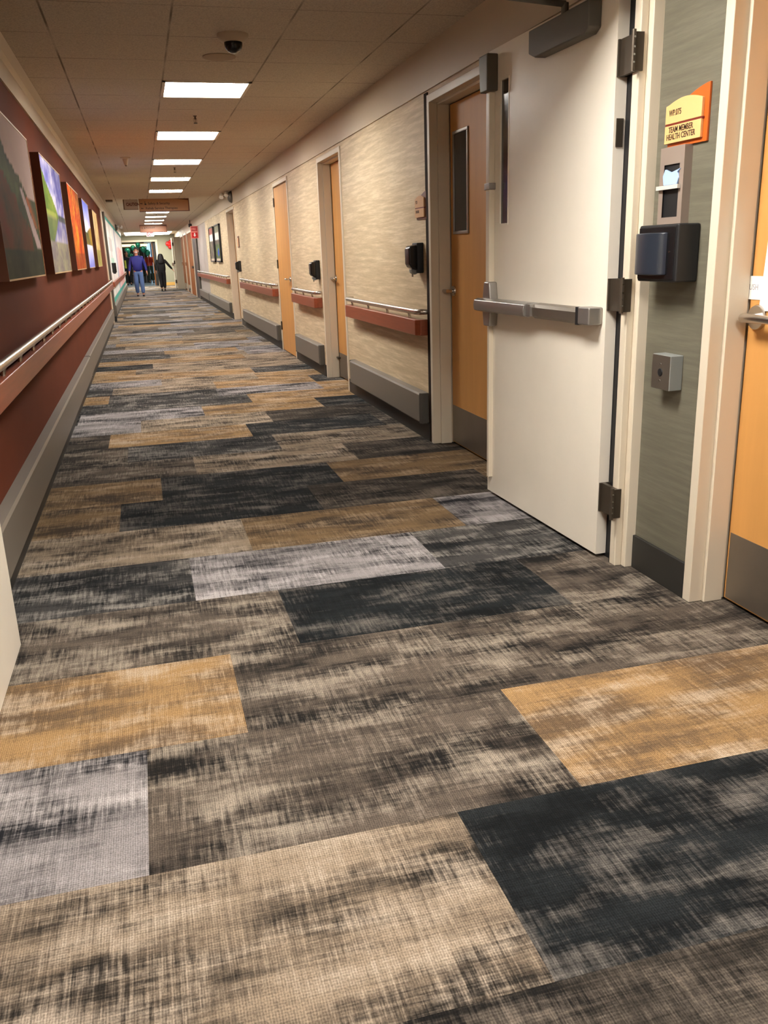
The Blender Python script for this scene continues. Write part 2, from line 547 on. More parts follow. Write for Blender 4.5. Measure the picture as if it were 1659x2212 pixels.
# ------------------------------------------------------------------ CEILING
LIGHT_Y = {k: (6.57+2.44*k if k >= 0 else 2.20+2.44*(k+2)) for k in (-4, -3, -2, 0, 1, 2, 3, 4, 5, 6, 7, 8, 9, 10, 11, 12)}
mb = MB().box(-1.0, .284, -6, YEND, ZC, ZC+.1).box(.892, 2.0, -6, YEND, ZC, ZC+.1)
prev = -6
for k in sorted(LIGHT_Y):
    mb.box(.284, .892, prev, LIGHT_Y[k]+.001, ZC, ZC+.1)
    prev = LIGHT_Y[k]+.609
mb.box(.284, .892, prev, YEND, ZC, ZC+.1)
o = mb.build('ceiling', M_CEIL)
struct(o, 'beige acoustic tile ceiling of the corridor', 'ceiling')
o = MB().box(-4.5, 4.5, YEND, 60, 2.75, 2.85).build('ceiling_lobby', M_TILEC)
struct(o, 'beige lobby ceiling beyond the end doorway', 'ceiling')
o = MB().box(-4.5, -1.0, 39.3, YEND, ZC, ZC+.1).build('ceiling_side_passage', M_CEILT)
struct(o, 'plain ceiling of the side passage at the far left', 'ceiling')

# ------------------------------------------------------------------ WALLS
# openings on the right wall: (y0, y1, ztop)
FW = .042
OPEN = [(1.50, 2.455, 2.09), (4.35, 5.322, 2.09), (7.84, 8.79, 2.09), (10.72, 11.78, 2.09), (16.85, 18.22, 2.09)]
mb = MB()
prev = 2.85
for (a_, b_, zt) in OPEN[1:]:
    mb.box(XR, XR+.17, prev, a_-FW+.001, 0, ZH)
    mb.box(XR, XR+.17, a_-FW+.001, b_+FW-.001, zt+FW-.001, ZH)
    prev = b_+FW-.001
mb.box(XR, XR+.17, prev, 24.3, 0, ZH)
o = mb.build('wall_right', M_BEIGE)
struct(o, 'beige woven wallcovering wall along the right side', 'wall')
mb = MB()
mb.box(XR, XR+.17, -6, 1.459, 0, ZC)
mb.box(XR, XR+.17, 1.459, 2.496, 2.131, ZC)
mb.box(XR, XR+.17, 2.496, 2.85, 0, ZC)
struct(mb.build('wall_right_near', M_GREEN), 'sage green woven wall panel nearest the camera on the right', 'wall')
struct(MB().box(XR+.012, XR+.17, 24.3, 28.1, 0, ZH).build('wall_right_alcove', M_LAV), 'lavender grey wall panel past the framed pictures', 'wall')
struct(MB().box(XR, XR+.17, 28.1, YEND, 0, ZH).build('wall_right_far', M_ENDW), 'far right wall carrying the brown doors', 'wall')
# header band with its soft cove at the ceiling
mb = MB()
pts = [(XR+.17, ZH), (XR-.012, ZH), (XR-.010, ZC), (XR+.17, ZC)]
mb.prism(pts, 'y', 2.85, YEND)
struct(mb.build('trim_1', M_CREAM), 'cream header band above the right wall', 'trim')

struct(MB().box(XL-.15, XL, -6, 18.35, 0, 2.225).build('wall_left', M_BROWN), 'rust brown wall behind the paintings on the left', 'wall')
mb = MB()
pts = [(XL-.15, 2.225), (XL+.012, 2.225), (XL+.014, ZC-.06), (XL+.03, ZC-.025), (XL+.07, ZC), (XL-.15, ZC)]
mb.prism(pts, 'y', -6, 39.3)
struct(mb.build('trim_2', M_CREAM), 'cream header band above the left wall', 'trim')
struct(MB().box(XL-.15, XL+.004, 18.35, 18.75, 0, 2.225).build('trim_3', mat('tan_wood_strip', (164, 112, 76), rough=.5)), 'tan wood strip ending the rust brown wall', 'trim')
struct(MB().box(XL-.15, XL+.0, 18.75, 39.3, 0, 2.225).build('wall_left_far', M_FRAME), 'pale wall carrying the long mural on the left', 'wall')
struct(MB().box(-4.6, -4.5, 39.3, YEND, 0, ZC).build('wall_side_passage', M_ENDW), 'end of the side passage at the far left', 'wall')
struct(MB().box(-4.5, XL-.15, 39.2, 39.3, 0, ZC).build('wall_side_passage_return', M_ENDW), 'near side of the side passage', 'wall')
# behind the camera
struct(MB().box(-1.0, 2.0, -6.1, -6.0, 0, ZC).build('wall_back', M_CREAM), 'cream wall closing the corridor behind the camera', 'wall')

# end wall with the doorway to the lobby
mb = MB()
mb.box(.90, XR+.17, YEND, YEND+.15, 0, 2.75)
mb.box(-4.5, .90, YEND, YEND+.15, 2.10, 2.75)
mb.box(-4.5, -1.6, YEND, YEND+.15, 0, 2.10)
struct(mb.build('wall_end', M_ENDW), 'sage end wall around the lobby doorway', 'wall')
mb = MB()
mb.box(.84, .94, YEND-.03, YEND+.16, 0, 2.10)
mb.box(-1.6, .94, YEND-.03, YEND+.16, 2.08, 2.17)
struct(mb.build('trim_4', M_FRAME, bevel=.006), 'white frame of the lobby doorway', 'trim')
mb = MB().box(.94, XR, YEND-.02, YEND, 0, .15)
struct(mb.build('baseboard_end', mat('honey_wood_base', (206, 160, 84), rough=.5)), 'honey coloured base along the end wall', 'baseboard')

# crossing frame (double-egress door opening)
mb = MB()
mb.box(1.742, XR+.01, 2.845, 3.00, 0, 2.13)
mb.box(1.712, 1.742, 2.872, 2.915, 0, 2.13)
mb.box(XL-.01, XL+.05, 2.84, 3.00, 0, 2.13)
mb.box(XL-.01, XR+.01, 2.845, 3.00, 2.09, 2.14)
struct(mb.build('trim_5', M_FRAME, bevel=.004), 'cream door frame standing across the corridor beside the open leaf', 'trim')
struct(MB().box(1.738, 1.742, 2.916, 3.0, 0, 2.088).box(1.714, 1.742, 2.915, 2.921, 0, 2.088).build('gap_shade_strip', M_BLACKM), 'black strip standing in for the shadow in the gap beside the open leaf', 'shade strip')  # black strip drawn where the gap beside the leaf is only in shadow
struct(MB().box(XL-.01, XR+.01, 2.86, 2.985, 2.14, ZC).build('wall_above_frame', M_CREAM), 'cream wall over the crossing door frame', 'wall')

# baseboards
mb = MB().box(XR-.012, XR, 2.50, 2.845, 0, .135)
struct(mb.build('baseboard_right_near', M_DARKB, bevel=.003), 'black rubber base under the sage wall panel', 'baseboard')
mb = MB()
for a_, b_ in ((5.41, 7.78), (8.89, 10.66), (11.87, 16.79), (18.36, 24.3), (24.3, 28.1)):
    mb.box(XR-.012, XR, a_, b_, 0, .12)
struct(mb.build('baseboard_right', M_DARKB), 'black base below the crash rails on the right', 'baseboard')
struct(MB().box(XL, XL+.012, 3.0, 18.3, 0, .13).build('baseboard_left', M_DARKB), 'black base below the crash rail on the left', 'baseboard')
struct(MB().box(XL, XL+.012, 19.8, 38.6, 0, .13).build('baseboard_left_far', M_DARKB), 'black base below the mural wall', 'baseboard')

# corner strips
struct(MB().box(XR-.007, XR+.001, 5.366, 5.430, 0, 2.15).build('trim_6', M_TRIMD), 'dark brown strip beside the frame of the windowed maple door', 'trim')
po = thing('corner_guard', (XL, 19.5, 0), 'dark grey post where the mural wall begins on the left', 'corner guard')
MB().box(XL-.02, XL+.045, 19.45, 19.62, .10, 2.22).build('guard', M_POST, po, bevel=.004)
MB().box(XL-.02, XL+.05, 19.44, 19.64, 0, .11).build('rubber_base', M_BLACKM, po)

# ------------------------------------------------------------------ RECESSED DOORS on the right wall
XD = 1.900
def lever(parent, x, y, z, tip, s=1.0, name='door_handle'):
    """lever set on a door face looking towards -X; the lever runs to y=tip"""
    h = MB()
    h.lathe([(.0, -.012), (.030*s, -.012), (.033*s, -.004), (.033*s, 0)], (x, y, z), 24, 'x')
    hd = h.build(name, M_STEEL, parent, smooth=True)
    n = MB(); n.tube([(x-.008, y, z), (x-.05, y, z)], .011*s, 12)
    n.build('spindle', M_CHROME, hd, smooth=True)
    l = MB()
    l.tube([(x-.05, y+(.012 if tip < y else -.012), z), (x-.052, y+(tip-y)*.3, z+.001), (x-.052, y+(tip-y)*.8, z), (x-.048, tip, z-.002)], [.012*s, .0115*s, .010*s, .008*s], 12)
    l.build('lever', M_STEEL, hd, smooth=True)
    return hd

def door(n, y0, y1, label, xd=XD, kick=True, window=None, handle=None, m=M_MAPLE, frame_w=.042, near_frame=True, zt=2.09, hinges=None, stop=False):
    root = thing('door_%d' % n, (xd, (y0+y1)/2, 0), label, 'door', kind='structure')
    f = MB()
    xin = XR-.012
    # far jamb, near jamb, head; each with face, stop and reveal
    for ya, yb, sgn in ((y1, y1+frame_w, 1),) + (((y0-frame_w, y0, -1),) if near_frame else ()):
        f.box(xin, xd+.05, ya, yb, 0, zt+frame_w)
    f.box(xin, xd+.05, y0, y1, zt-.002, zt+frame_w)
    if xd > XR+.05:
        f.box(xin+.05, xd-.004, y1-.016, y1, 0, zt)
        f.box(xin+.05, xd-.004, y0, y0+.016, 0, zt)
        f.box(xin+.05, xd-.004, y0, y1, zt-.016, zt)
    f.build('door_frame', M_FRAME, root, bevel=.003)
    l = MB()
    l.box(xd, xd+.044, y0+.004, y1-.020 if xd > XR+.05 else y1-.004, .012, zt-.018)
    leaf = l.build('door_leaf', m, root, bevel=.002)
    g = MB().box(xd+.046, xd+.05, y0, y1, 0, zt)
    g.build('door_backing', M_BLACKM, root)
    if kick:
        MB().box(xd-.002, xd+.001, y0+.02, y1-.03, .018, .26).build('kick_plate', M_STEELD, root)
    if window:
        wy0, wy1, wz0, wz1 = window
        wf = MB()
        t = .018
        wf.box(xd-.010, xd+.002, wy0, wy1, wz0, wz0+t); wf.box(xd-.010, xd+.002, wy0, wy1, wz1-t, wz1)
        wf.box(xd-.010, xd+.002, wy0, wy0+t, wz0+t, wz1-t); wf.box(xd-.010, xd+.002, wy1-t, wy1, wz0+t, wz1-t)
        wo = wf.build('vision_window_frame', M_ALU, root, bevel=.003)
        MB().box(xd-.004, xd+.0015, wy0+t, wy1-t, wz0+t, wz1-t).build('window_pane', M_GLASS, wo)
    if handle:
        lever(root, xd, handle[0], handle[1], handle[2], 1.25 if n == 1 else 1.0)
    if hinges:
        for z in hinges:
            h = MB(); h.tube([(xd-.008, y1-.004, z-.055), (xd-.008, y1-.004, z+.055)], .009, 10)
            h.box(xd-.004, xd+.002, y1-.030, y1+.020, z-.05, z+.05)
            h.build('hinge', M_HINGE, root, smooth=True)
    return root

d1 = door(1, 1.50, 2.455, 'maple door with steel kick plate and taped papers at the right edge', handle=(2.39, 1.0, 2.24))
d2 = door(2, 4.35, 5.322, 'maple door with narrow vision window behind the open cream leaf', window=(4.99, 5.245, 1.33, 1.915), handle=(5.25, .99, 5.42))
d3 = door(3, 7.84, 8.79, 'maple door with kick plate between the two nearest handrails', handle=(8.74, 1.0, 8.60))
d4 = door(4, 10.72, 11.78, 'maple door hung flush with the wall, hinges on its far side', xd=XR-.004, kick=False, handle=(10.83, .955, 10.98), hinges=(.33, 1.13, 1.9))
d5 = door(5, 16.85, 18.22, 'narrowly seen far maple door in a wide cream frame', handle=None, kick=False)
MB().box(XD-.03, XD, 8.70, 8.80, .20, .215).build('door_stop', M_HINGE, d3)

# the far brown doors
def far_door(n, y0, y1, label, hx=True):
    root = thing('door_%d' % n, (XR, (y0+y1)/2, 0), label, 'door', kind='structure')
    MB().box(XR-.05, XR+.02, y1, y1+.06, 0, 2.14).box(XR-.05, XR+.02, y0-.06, y0, 0, 2.14).box(XR-.05, XR+.02, y0, y1, 2.08, 2.14).build('door_frame', M_FRAME, root)
    MB().box(XR-.03, XR+.02, y0, y1, .01, 2.08).build('door_leaf', M_OAK, root)
    if hx:
        MB().box(XR-.09, XR-.03, y1-.55, y1-.25, .98, 1.10).build('door_handle', M_CHROME, root)
        MB().box(XR-.034, XR-.028, y0+.3, y1-.3, .05, .28).build('kick_plate', M_CHROME, root)
    else:
        MB().box(XR-.09, XR-.03, y0+.25, y0+.6, .92, .99).build('door_handle', M_HINGE, root)
far_door(6, 30.2, 32.9, 'nearest and widest of the three brown far doors', hx=False)
far_door(7, 33.4, 35.4, 'middle of the three brown far doors')
far_door(8, 35.9, 38.2, 'farthest of the three brown far doors')
struct(MB().box(XR-.04, XR+.01, 28.1, 28.5, 0, 2.16).build('trim_7', M_POST), 'dark grey strip beyond the lavender grey panel', 'trim')
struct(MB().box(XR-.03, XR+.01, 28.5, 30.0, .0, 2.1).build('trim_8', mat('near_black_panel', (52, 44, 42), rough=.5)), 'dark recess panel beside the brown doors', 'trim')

# far crossing frame with a white leaf
mb = MB()
mb.box(1.60, XR+.01, 39.2, 39.45, 0, 2.14)
mb.box(1.50, 1.60, 39.25, 39.35, 0, 2.14)
struct(mb.build('trim_9', M_FRAME), 'white far crossing frame on the right before the end wall', 'trim')
fr = thing('door_9', (1.46, 40, 0), 'white far door leaf standing open before the end wall', 'door', kind='structure')
MB().box(1.44, 1.49, 39.5, 40.6, .01, 2.12).build('door_leaf', M_DOORW, fr)
for z in (.3, 1.1, 1.85): MB().box(1.43, 1.50, 39.46, 39.52, z-.07, z+.07).build('hinge', M_HINGE, fr)
MB().box(1.36, 1.44, 39.7, 40.5, .95, 1.08).build('panic_bar', M_CHROME, fr)

# ------------------------------------------------------------------ THE OPEN CREAM LEAF (right)
XF0, XF1 = 1.690, 1.656       # corridor face at the hinge end and at the free end
YH, YF = 2.985, 4.085
ang = math.atan2(XF0-XF1, YF-YH)
# local frame: u along the leaf from hinge to free end, n out of its corridor face
def leafM():
    u = Vector((-math.sin(ang), math.cos(ang), 0)); n = Vector((-math.cos(ang), -math.sin(ang), 0))
    m = Matrix(((n.x, u.x, 0, XF0), (n.y, u.y, 0, YH), (0, 0, 1, 0), (0, 0, 0, 1)))
    return m
LM = leafM()   # local x = out of the face, y = along, z = up
LEN = math.hypot(XF0-XF1, YF-YH)
lf = thing('door_10', (XF0, YH, 0), 'big cream fire door leaf standing open with panic bar', 'door', kind='structure')
class LB(MB):
    def build(s, name, m, parent=None, bevel=0.0, smooth=False, seg=2):
        for v in s.bm.verts: v.co = LM @ v.co
        return MB.build(s, name, m, parent, bevel, smooth, seg)
wy0, wy1, wz0, wz1 = 3.868-YH, 3.952-YH, 1.35, 1.962
b = LB()
T = .046
b.box(-T, 0, 0, LEN, .016, wz0); b.box(-T, 0, 0, LEN, wz1, 2.105)
b.box(-T, 0, 0, wy0, wz0, wz1); b.box(-T, 0, wy1, LEN, wz0, wz1)
b.build('door_leaf', M_DOORW, lf)
b = LB().box(-.012, -.006, wy0, wy1, wz0, wz1); b.build('window_pane', M_BACKG, lf)
b = LB()
b.box(0, .002, wy0-.006, wy0, wz0, wz1); b.box(0, .002, wy1, wy1+.006, wz0, wz1)
b.box(0, .002, wy0-.006, wy1+.006, wz0-.006, wz0); b.box(0, .002, wy0-.006, wy1+.006, wz1, wz1+.006)
b.build('window_bead', M_DOORW, lf)
b = LB().box(-T*.8, -T*.2, .0, -.004, 1.575, 1.67); b.build('edge_latch', M_HINGE, lf)
b = LB().box(-T, -.004, LEN, LEN+.004, .02, 2.10); b.build('edge_seal', M_BLACKM, lf)
# vertical rod cover with top latch
b = LB()
b.box(0, .030, LEN-.075, LEN-.035, 1.05, 1.97); rod = b.build('vertical_rod_cover', M_FRAME, lf, bevel=.004)
b = LB(); b.box(0, .022, LEN-.060, LEN-.040, .10, .92); b.build('lower_rod', M_FRAME, lf)
b = LB(); b.box(.0, .036, LEN-.085, LEN-.028, 1.505, 1.535); b.build('rod_guide', M_ALU, rod, bevel=.003)
b = LB(); b.prism([(LEN-.105, 1.925), (LEN-.02, 1.925), (LEN-.005, 2.08), (LEN-.105, 2.08)], 'x', 0, .055)
b.build('top_latch', M_CLOSER, lf, bevel=.006)
# panic device: centre case with tapered ends, push pad, rail, end cap
pb = LB()
pb.prism([(LEN-.125, .975), (LEN-.105, 1.085), (LEN-.045, 1.085), (LEN-.022, .975), (LEN-.040, .875), (LEN-.110, .875)], 'x', 0, .045)
bar = pb.build('panic_device', M_ALU, lf, bevel=.007)
b = LB(); b.box(.03, .0, .03, LEN-.03, .955, 1.005); b.build('device_rail', M_ALU, bar, bevel=.003)
b = LB(); b.prism([(.028, .950), (.060, .945), (.080, .952), (.084, .975), (.080, 1.000), (.060, 1.008), (.028, 1.006)], 'y', LEN-.56+.0, LEN-.005); b.build('push_pad', M_ALU, bar, bevel=.004)
b = LB(); b.box(.028, .070, LEN-.60, LEN-.56, .953, 1.003); b.build('pad_joint', M_ALU, bar)
b = LB(); b.prism([(.02, .944), (.045, .944), (.058, .955), (.060, .99), (.050, 1.003), (.02, 1.008)], 'y', .125, LEN-.60); b.build('rail_cover', M_STEELD, bar)
b = LB(); b.box(0, .060, .105, .125, .942, 1.010); b.build('rail_gasket', M_BLACKM, bar)
b = LB(); b.box(0, .062, .02, .105, .945, 1.012); b.build('end_cap', M_ALU, bar, bevel=.006)
# closer with its arm
b = LB()
b.prism([(.11, 1.985), (.14, 1.968), (.53, 1.968), (.585, 1.99), (.585, 2.075), (.11, 2.075)], 'x', .0, .055)
cl = b.build('door_closer', M_CLOSER, lf, bevel=.006)
b = LB(); b.tube([(.03, .33, 2.07), (.03, .33, 2.115)], .014, 12); b.build('closer_spindle', M_CLOSER, cl)
MB().tube([(XF0-.04, YH+.33, 2.112), (1.30, YH+.30, 2.125)], [.012, .010], 8).tube([(1.30, YH+.30, 2.125), (1.20, YH+.02, 2.10)], .010, 8).build('closer_arm', M_CLOSER, cl)
# hinges
for z0, z1 in ((1.803, 1.922), (1.000, 1.117), (.205, .322)):
    hb = MB()
    hb.box(1.692, 1.737, 2.976, 2.984, z0, z1)
    hb.box(1.700, 1.716, 2.872, 2.976, z0, z1)
    hb.box(1.680, 1.724, 2.866, 2.872, z0, z1)
    ho = hb.build('hinge', M_HINGE, lf)
    k = MB().tube([(1.684, 2.866, z0-.004), (1.684, 2.866, z1+.006)], .0075, 12); k.build('hinge_barrel', M_HINGE, ho, smooth=True)
    k = MB()
    for q in (.2, .4, .6, .85): k.lathe([(.0035, 0), (.0035, -.002)], (1.684, 2.859, z0+(z1-z0)*q), 8, 'y')
    k.build('hinge_screw', M_CHROME, ho)

# left leaf of the pair, swung towards the camera
ll = thing('door_11', (-.54, 2.87, 0), 'cream door leaf swung open towards the camera at the left edge', 'door', kind='structure')
MB().box(-.580, -.522, 1.72, 2.862, .012, 2.105).build('door_leaf', M_DOORW, ll, bevel=.003)
for z in (.27, 1.06, 1.86): MB().box(-.60, -.58, 2.83, 2.87, z-.06, z+.06).build('hinge', M_HINGE, ll)

# ------------------------------------------------------------------ HANDRAILS AND CRASH RAILS
def handrail(y0, y1, label, side=1, ret=True, metal=True, group=None):
    X = XR if side > 0 else XL
    s = -side
    root = thing('handrail', (X, (y0+y1)/2, 0), label, 'handrail', group)
    d = .083
    c = .03
    mb = MB()
    # timber bumper, mitred return at both ends
    pts = [(X+s*.0, y0), (X+s*(d-c), y0), (X+s*d, y0+c), (X+s*d, y1-c), (X+s*(d-c), y1), (X, y1), (X, y1-.02), (X+s*(d-.045), y1-.03), (X+s*(d-.045), y0+.03), (X, y0+.02)]
    mb.prism(pts, 'z', .706, .808)
    wd = mb.build('timber_rail', M_WOODR, root, bevel=.005)
    if metal:
        r = .019
        xm = X+s*.066
        p = [(X+s*.002, y0+.012, .857), (X+s*.030, y0+.012, .857), (X+s*.054, y0+.03, .857), (xm, y0+.07, .857)]
        n = max(4, int((y1-y0)/1.0))
        p += [(xm, y0+.07+(y1-y0-.14)*i/n, .857) for i in range(1, n)]
        p += [(xm, y1-.07, .857), (X+s*.054, y1-.03, .857), (X+s*.030, y1-.012, .857), (X+s*.002, y1-.012, .857)]
        MB().tube(p, r, 16).build('steel_grip_rail', M_STEEL, root, smooth=True)
        k = max(2, int(round((y1-y0)/.52)))
        for i in range(k):
            y = y0+.22+(y1-y0-.44)*i/max(1, k-1)
            MB().tube([(X+s*.058, y, .803), (X+s*.060, y, .825), (xm, y, .842)], .009, 8).build('rail_bracket', M_STEEL, root)
    return root

def crash_rail(y0, y1, label, side=1, group=None, d=.06, seams=()):
    X = XR if side > 0 else XL
    s = -side
    root = thing('crash_rail', (X, (y0+y1)/2, 0), label, 'wall guard', group)
    prof = [(X, .118), (X+s*(d-.012), .115), (X+s*d, .128), (X+s*d, .308), (X+s*(d-.008), .320), (X, .322)]
    yy = [y0+.03] + list(seams) + [y1-.03]
    for a_, b_ in zip(yy, yy[1:]):
        MB().prism(prof, 'y', a_+(.002 if a_ != yy[0] else 0), b_-(.002 if b_ != yy[-1] else 0)).build('guard_cover', M_BUMP, root)
    for ye, yo in ((y0+.03, y0), (y1-.03, y1)):
        MB().prism([(X, ye), (X+s*(d+.001), ye), (X+s*(d-.012), yo), (X, yo)], 'z', .114, .323).build('end_cap', M_BUMPC, root, bevel=.004)
    return root

handrail(5.432, 7.54, 'timber and steel handrail between the windowed door and the kick-plate door')
handrail(8.93, 10.42, 'shortest timber and steel handrail, before the flush maple door')
handrail(11.93, 16.05, 'timber and steel handrail running past the flush maple door')
handrail(18.55, 28.1, 'far timber handrail below the framed pictures', metal=True)
handrail(3.02, 18.7, 'long timber and steel handrail along the rust brown wall', side=-1)
handrail(19.75, 38.0, 'timber handrail with orange end crossing the mural', side=-1, metal=False)
crash_rail(5.45, 7.56, 'grey crash rail low beside the windowed maple door')
crash_rail(8.95, 10.46, 'short grey crash rail before the flush maple door')
crash_rail(11.93, 16.1, 'grey crash rail low beyond the flush maple door')
crash_rail(18.6, 24.2, 'far grey crash rail below the framed pictures', seams=(21.0,))
crash_rail(24.3, 28.05, 'grey crash rail along the lavender grey panel')
crash_rail(3.02, 9.27, 'nearer grey crash rail on the rust brown wall', side=-1, d=.056)
crash_rail(9.29, 18.2, 'farther grey crash rail on the rust brown wall', side=-1, d=.048)
crash_rail(19.75, 38.4, 'grey crash rail under the mural', side=-1)

# ------------------------------------------------------------------ CEILING LIGHTS
M_TROF = mat('troffer_white_enamel', (225, 212, 190), rough=.5)
M_EM = mat('troffer_lens_lit', (255, 250, 240), emit=LIGHT_COL, es=LIGHT_POWER)
M_EMN = mat('near_troffer_lens_lit', (255, 250, 240), emit=LIGHT_COL, es=NEAR_POWER)
def troffer(y, label, em=None):
    x0, x1 = .283, .893
    root = thing('ceiling_light', ((x0+x1)/2, y+.305, ZC), label, 'ceiling light', 'square ceiling lights down the corridor')
    f = MB()
    z0, z1 = ZC-.008, ZC-.0005
    t = .022
    f.box(x0, x1, y, y+t, z0, z1); f.box(x0, x1, y+.61-t, y+.61, z0, z1)
    f.box(x0, x0+t, y, y+.61, z0, z1); f.box(x1-t, x1, y, y+.61, z0, z1)
    fo = f.build('light_frame', M_TROF, root)
    h = MB()
    h.box(x0+.002, x1-.002, y+.002, y+.608, ZC+.085, ZC+.095)
    h.box(x0+.002, x0+t, y+.002, y+.608, ZC, ZC+.085); h.box(x1-t, x1-.002, y+.002, y+.608, ZC, ZC+.085)
    h.box(x0+t, x1-t, y+.002, y+.006, ZC, ZC+.085); h.box(x0+t, x1-t, y+.604, y+.608, ZC, ZC+.085)
    h.build('housing', M_TROF, root)
    # two arched lenses side by side, rising into the housing
    for k in range(2):
        a_ = x0+t+k*.283; b_ = a_+.281
        mb = MB()
        n = 8
        lo = [(a_+(b_-a_)*i/n, ZC+.004+.040*math.sin(PI*i/n)**.7) for i in range(n+1)]
        hi = [(p[0], p[1]+.004) for p in lo[::-1]]
        mb.prism(lo+hi, 'y', y+.010, y+.600)
        mb.build('light_lens', em or M_EM, root)
    return root
labels = {0: 'nearest visible square ceiling light, just past the dome camera', 1: 'second visible ceiling light, beyond the first sprinkler',
          2: 'third visible ceiling light along the corridor', 3: 'fourth visible ceiling light along the corridor', 4: 'fifth visible ceiling light, before the hanging wooden sign',
          5: 'ceiling light right at the top of the hanging wooden sign', 6: 'ceiling light hidden mostly behind the hanging wooden sign',
          7: 'first ceiling light seen below the hanging wooden sign', 8: 'second ceiling light seen below the hanging wooden sign', 9: 'third ceiling light seen below the hanging wooden sign',
          10: 'last ceiling light before the second hanging sign', 11: 'added ceiling light out of sight behind the second hanging sign', 12: 'added unseen ceiling light to brighten the three brown far doors', -2: 'ceiling light just in front of the crossing door frame, above the view', -3: 'ceiling light over the camera', -4: 'ceiling light behind the camera'}  # the two farthest fixtures are added out of sight to light the brown doors
for k, lb in labels.items():
    troffer(LIGHT_Y[k], lb) if k >= 0 else troffer(LIGHT_Y[k], lb, M_EMN)
# luminous ceiling at the end
M_EM2 = mat('end_panel_lit', (255, 255, 255), emit=(1.0, .95, .84), es=END_POWER)
ep = thing('luminous_ceiling_panel', (.6, 42, ZC), 'wide glaring ceiling panel in front of the end wall', 'ceiling light')
MB().box(-.5, 1.5, 40.2, 44.2, ZC-.03, ZC-.012).build('light_lens', M_EM2, ep)
MB().box(-.53, 1.53, 40.17, 44.23, ZC-.012, ZC-.001).build('light_frame', M_TROF, ep)

# ------------------------------------------------------------------ CEILING FITTINGS
t = thing('dome_camera', (.625, 5.25, ZC), 'black dome security camera on a pale ceiling mount', 'security camera')
MB().lathe([(.085, 0), (.085, -.012), (.066, -.035), (.052, -.040)], (.625, 5.25, ZC), 32).build('mount', M_TILEC, t, smooth=True)
MB().lathe([(.050, -.040), (.049, -.055), (.043, -.072), (.030, -.085), (.012, -.092), (.001, -.093)], (.625, 5.25, ZC), 32).build('dome', M_BLACK, t, smooth=True)
t = thing('ceiling_speaker', (.60, 5.80, ZC), 'flat round speaker disc in the tile behind the dome camera', 'speaker')
MB().lathe([(.10, 0), (.10, -.004), (.094, -.006)], (.60, 5.80, ZC), 36).build('rim', M_CEILT, t, smooth=True)
MB().lathe([(.09, -.006), (.088, -.0065)], (.60, 5.80, ZC), 36).build('mesh_cover', M_CEILT, t, smooth=True)
def sprinkler(x, y, label):
    t = thing('sprinkler_head', (x, y, ZC), label, 'sprinkler', 'ceiling sprinklers')
    MB().lathe([(.016, 0), (.016, -.005), (.008, -.008), (.008, -.030)], (x, y, ZC), 16).build('stem', M_HINGE, t, smooth=True)
    MB().box(x-.013, x-.010, y-.002, y+.002, ZC-.055, ZC-.02).box(x+.010, x+.013, y-.002, y+.002, ZC-.055, ZC-.02).box(x-.013, x+.013, y-.002, y+.002, ZC-.058, ZC-.054).box(x-.002, x+.002, y-.002, y+.002, ZC-.06, ZC-.03).build('yoke', M_HINGE, t)
    MB().lathe([(.018, -.060), (.018, -.062)], (x, y, ZC), 16).build('deflector', M_HINGE, t)
sprinkler(.591, 8.09, 'dark sprinkler head between the first and second ceiling lights')
sprinkler(.586, 12.5, 'dark sprinkler head between the third and fourth ceiling lights')
sprinkler(.58, 25.1, 'tiny sprinkler head beyond the hanging wooden sign')
t = thing('smoke_detector', (-.03, 11.25, ZC), 'cone-shaped beige detector hanging left of the third ceiling light', 'detector')
MB().lathe([(.060, 0), (.058, -.010), (.034, -.020), (.022, -.075), (.014, -.085)], (-.03, 11.25, ZC), 24).build('cone', M_TILEC, t, smooth=True)
MB().lathe([(.014, -.085), (.010, -.098), (.002, -.10)], (-.03, 11.25, ZC), 16).build('tip', M_STEELD, t, smooth=True)
t = thing('air_grille', (-.45, 18.8, ZC), 'small brown ceiling grille left of the caution board', 'vent')
MB().box(-.515, -.385, 18.75, 19.05, ZC-.03, ZC-.001).build('grille_frame', M_GRILLE, t)
for i in range(5):
    MB().box(-.505+i*.024, -.497+i*.024, 18.745, 19.04, ZC-.033, ZC-.03).build('slat', M_TRIMD, t)

def emergency_light(x, y, z, label, side=1, sc_=1.0):
    t = thing('emergency_light', (x, y, z), label, 'emergency light', 'twin-lamp emergency lights')
    s = side
    MB().lathe([(.10*sc_, 0), (.105*sc_, -s*.01), (.085*sc_, -s*.05), (.05*sc_, -s*.075)], (x, y, z), 24, 'x').build('housing', M_CLOSER, t, smooth=True)
    for k, dz in ((0, .05), (1, .02)):
        cx = x-s*(.10+.09*k)
        MB().tube([(cx+s*.06, y, z+dz-.01), (cx, y-.02, z+dz)], .012, 8).build('lamp_arm', M_CLOSER, t)
        MB().tube([(cx+.01, y, z+dz+.03), (cx-.005, y-.05, z+dz-.03)], [.030, .042], 16).build('lamp_head', M_PAPER, t, smooth=True)
emergency_light(XR-.012, 16.9, 2.30, 'grey twin-lamp emergency light high on the right header band', 1)
emergency_light(XL+.014, 29.8, 2.25, 'dark twin-lamp emergency light high on the left, over the mural', -1)
t = thing('security_camera', (XR-.10, 29, 2.30), 'small black camera high beside the red fire sign', 'security camera')
MB().box(XR-.16, XR-.06, 29.0, 29.2, 2.19, 2.29).build('camera_body', M_BLACKM, t, bevel=.01)
MB().tube([(XR-.11, 29.1, 2.285), (XR-.11, 29.1, 2.40)], .012, 8).build('bracket', M_BLACKM, t)

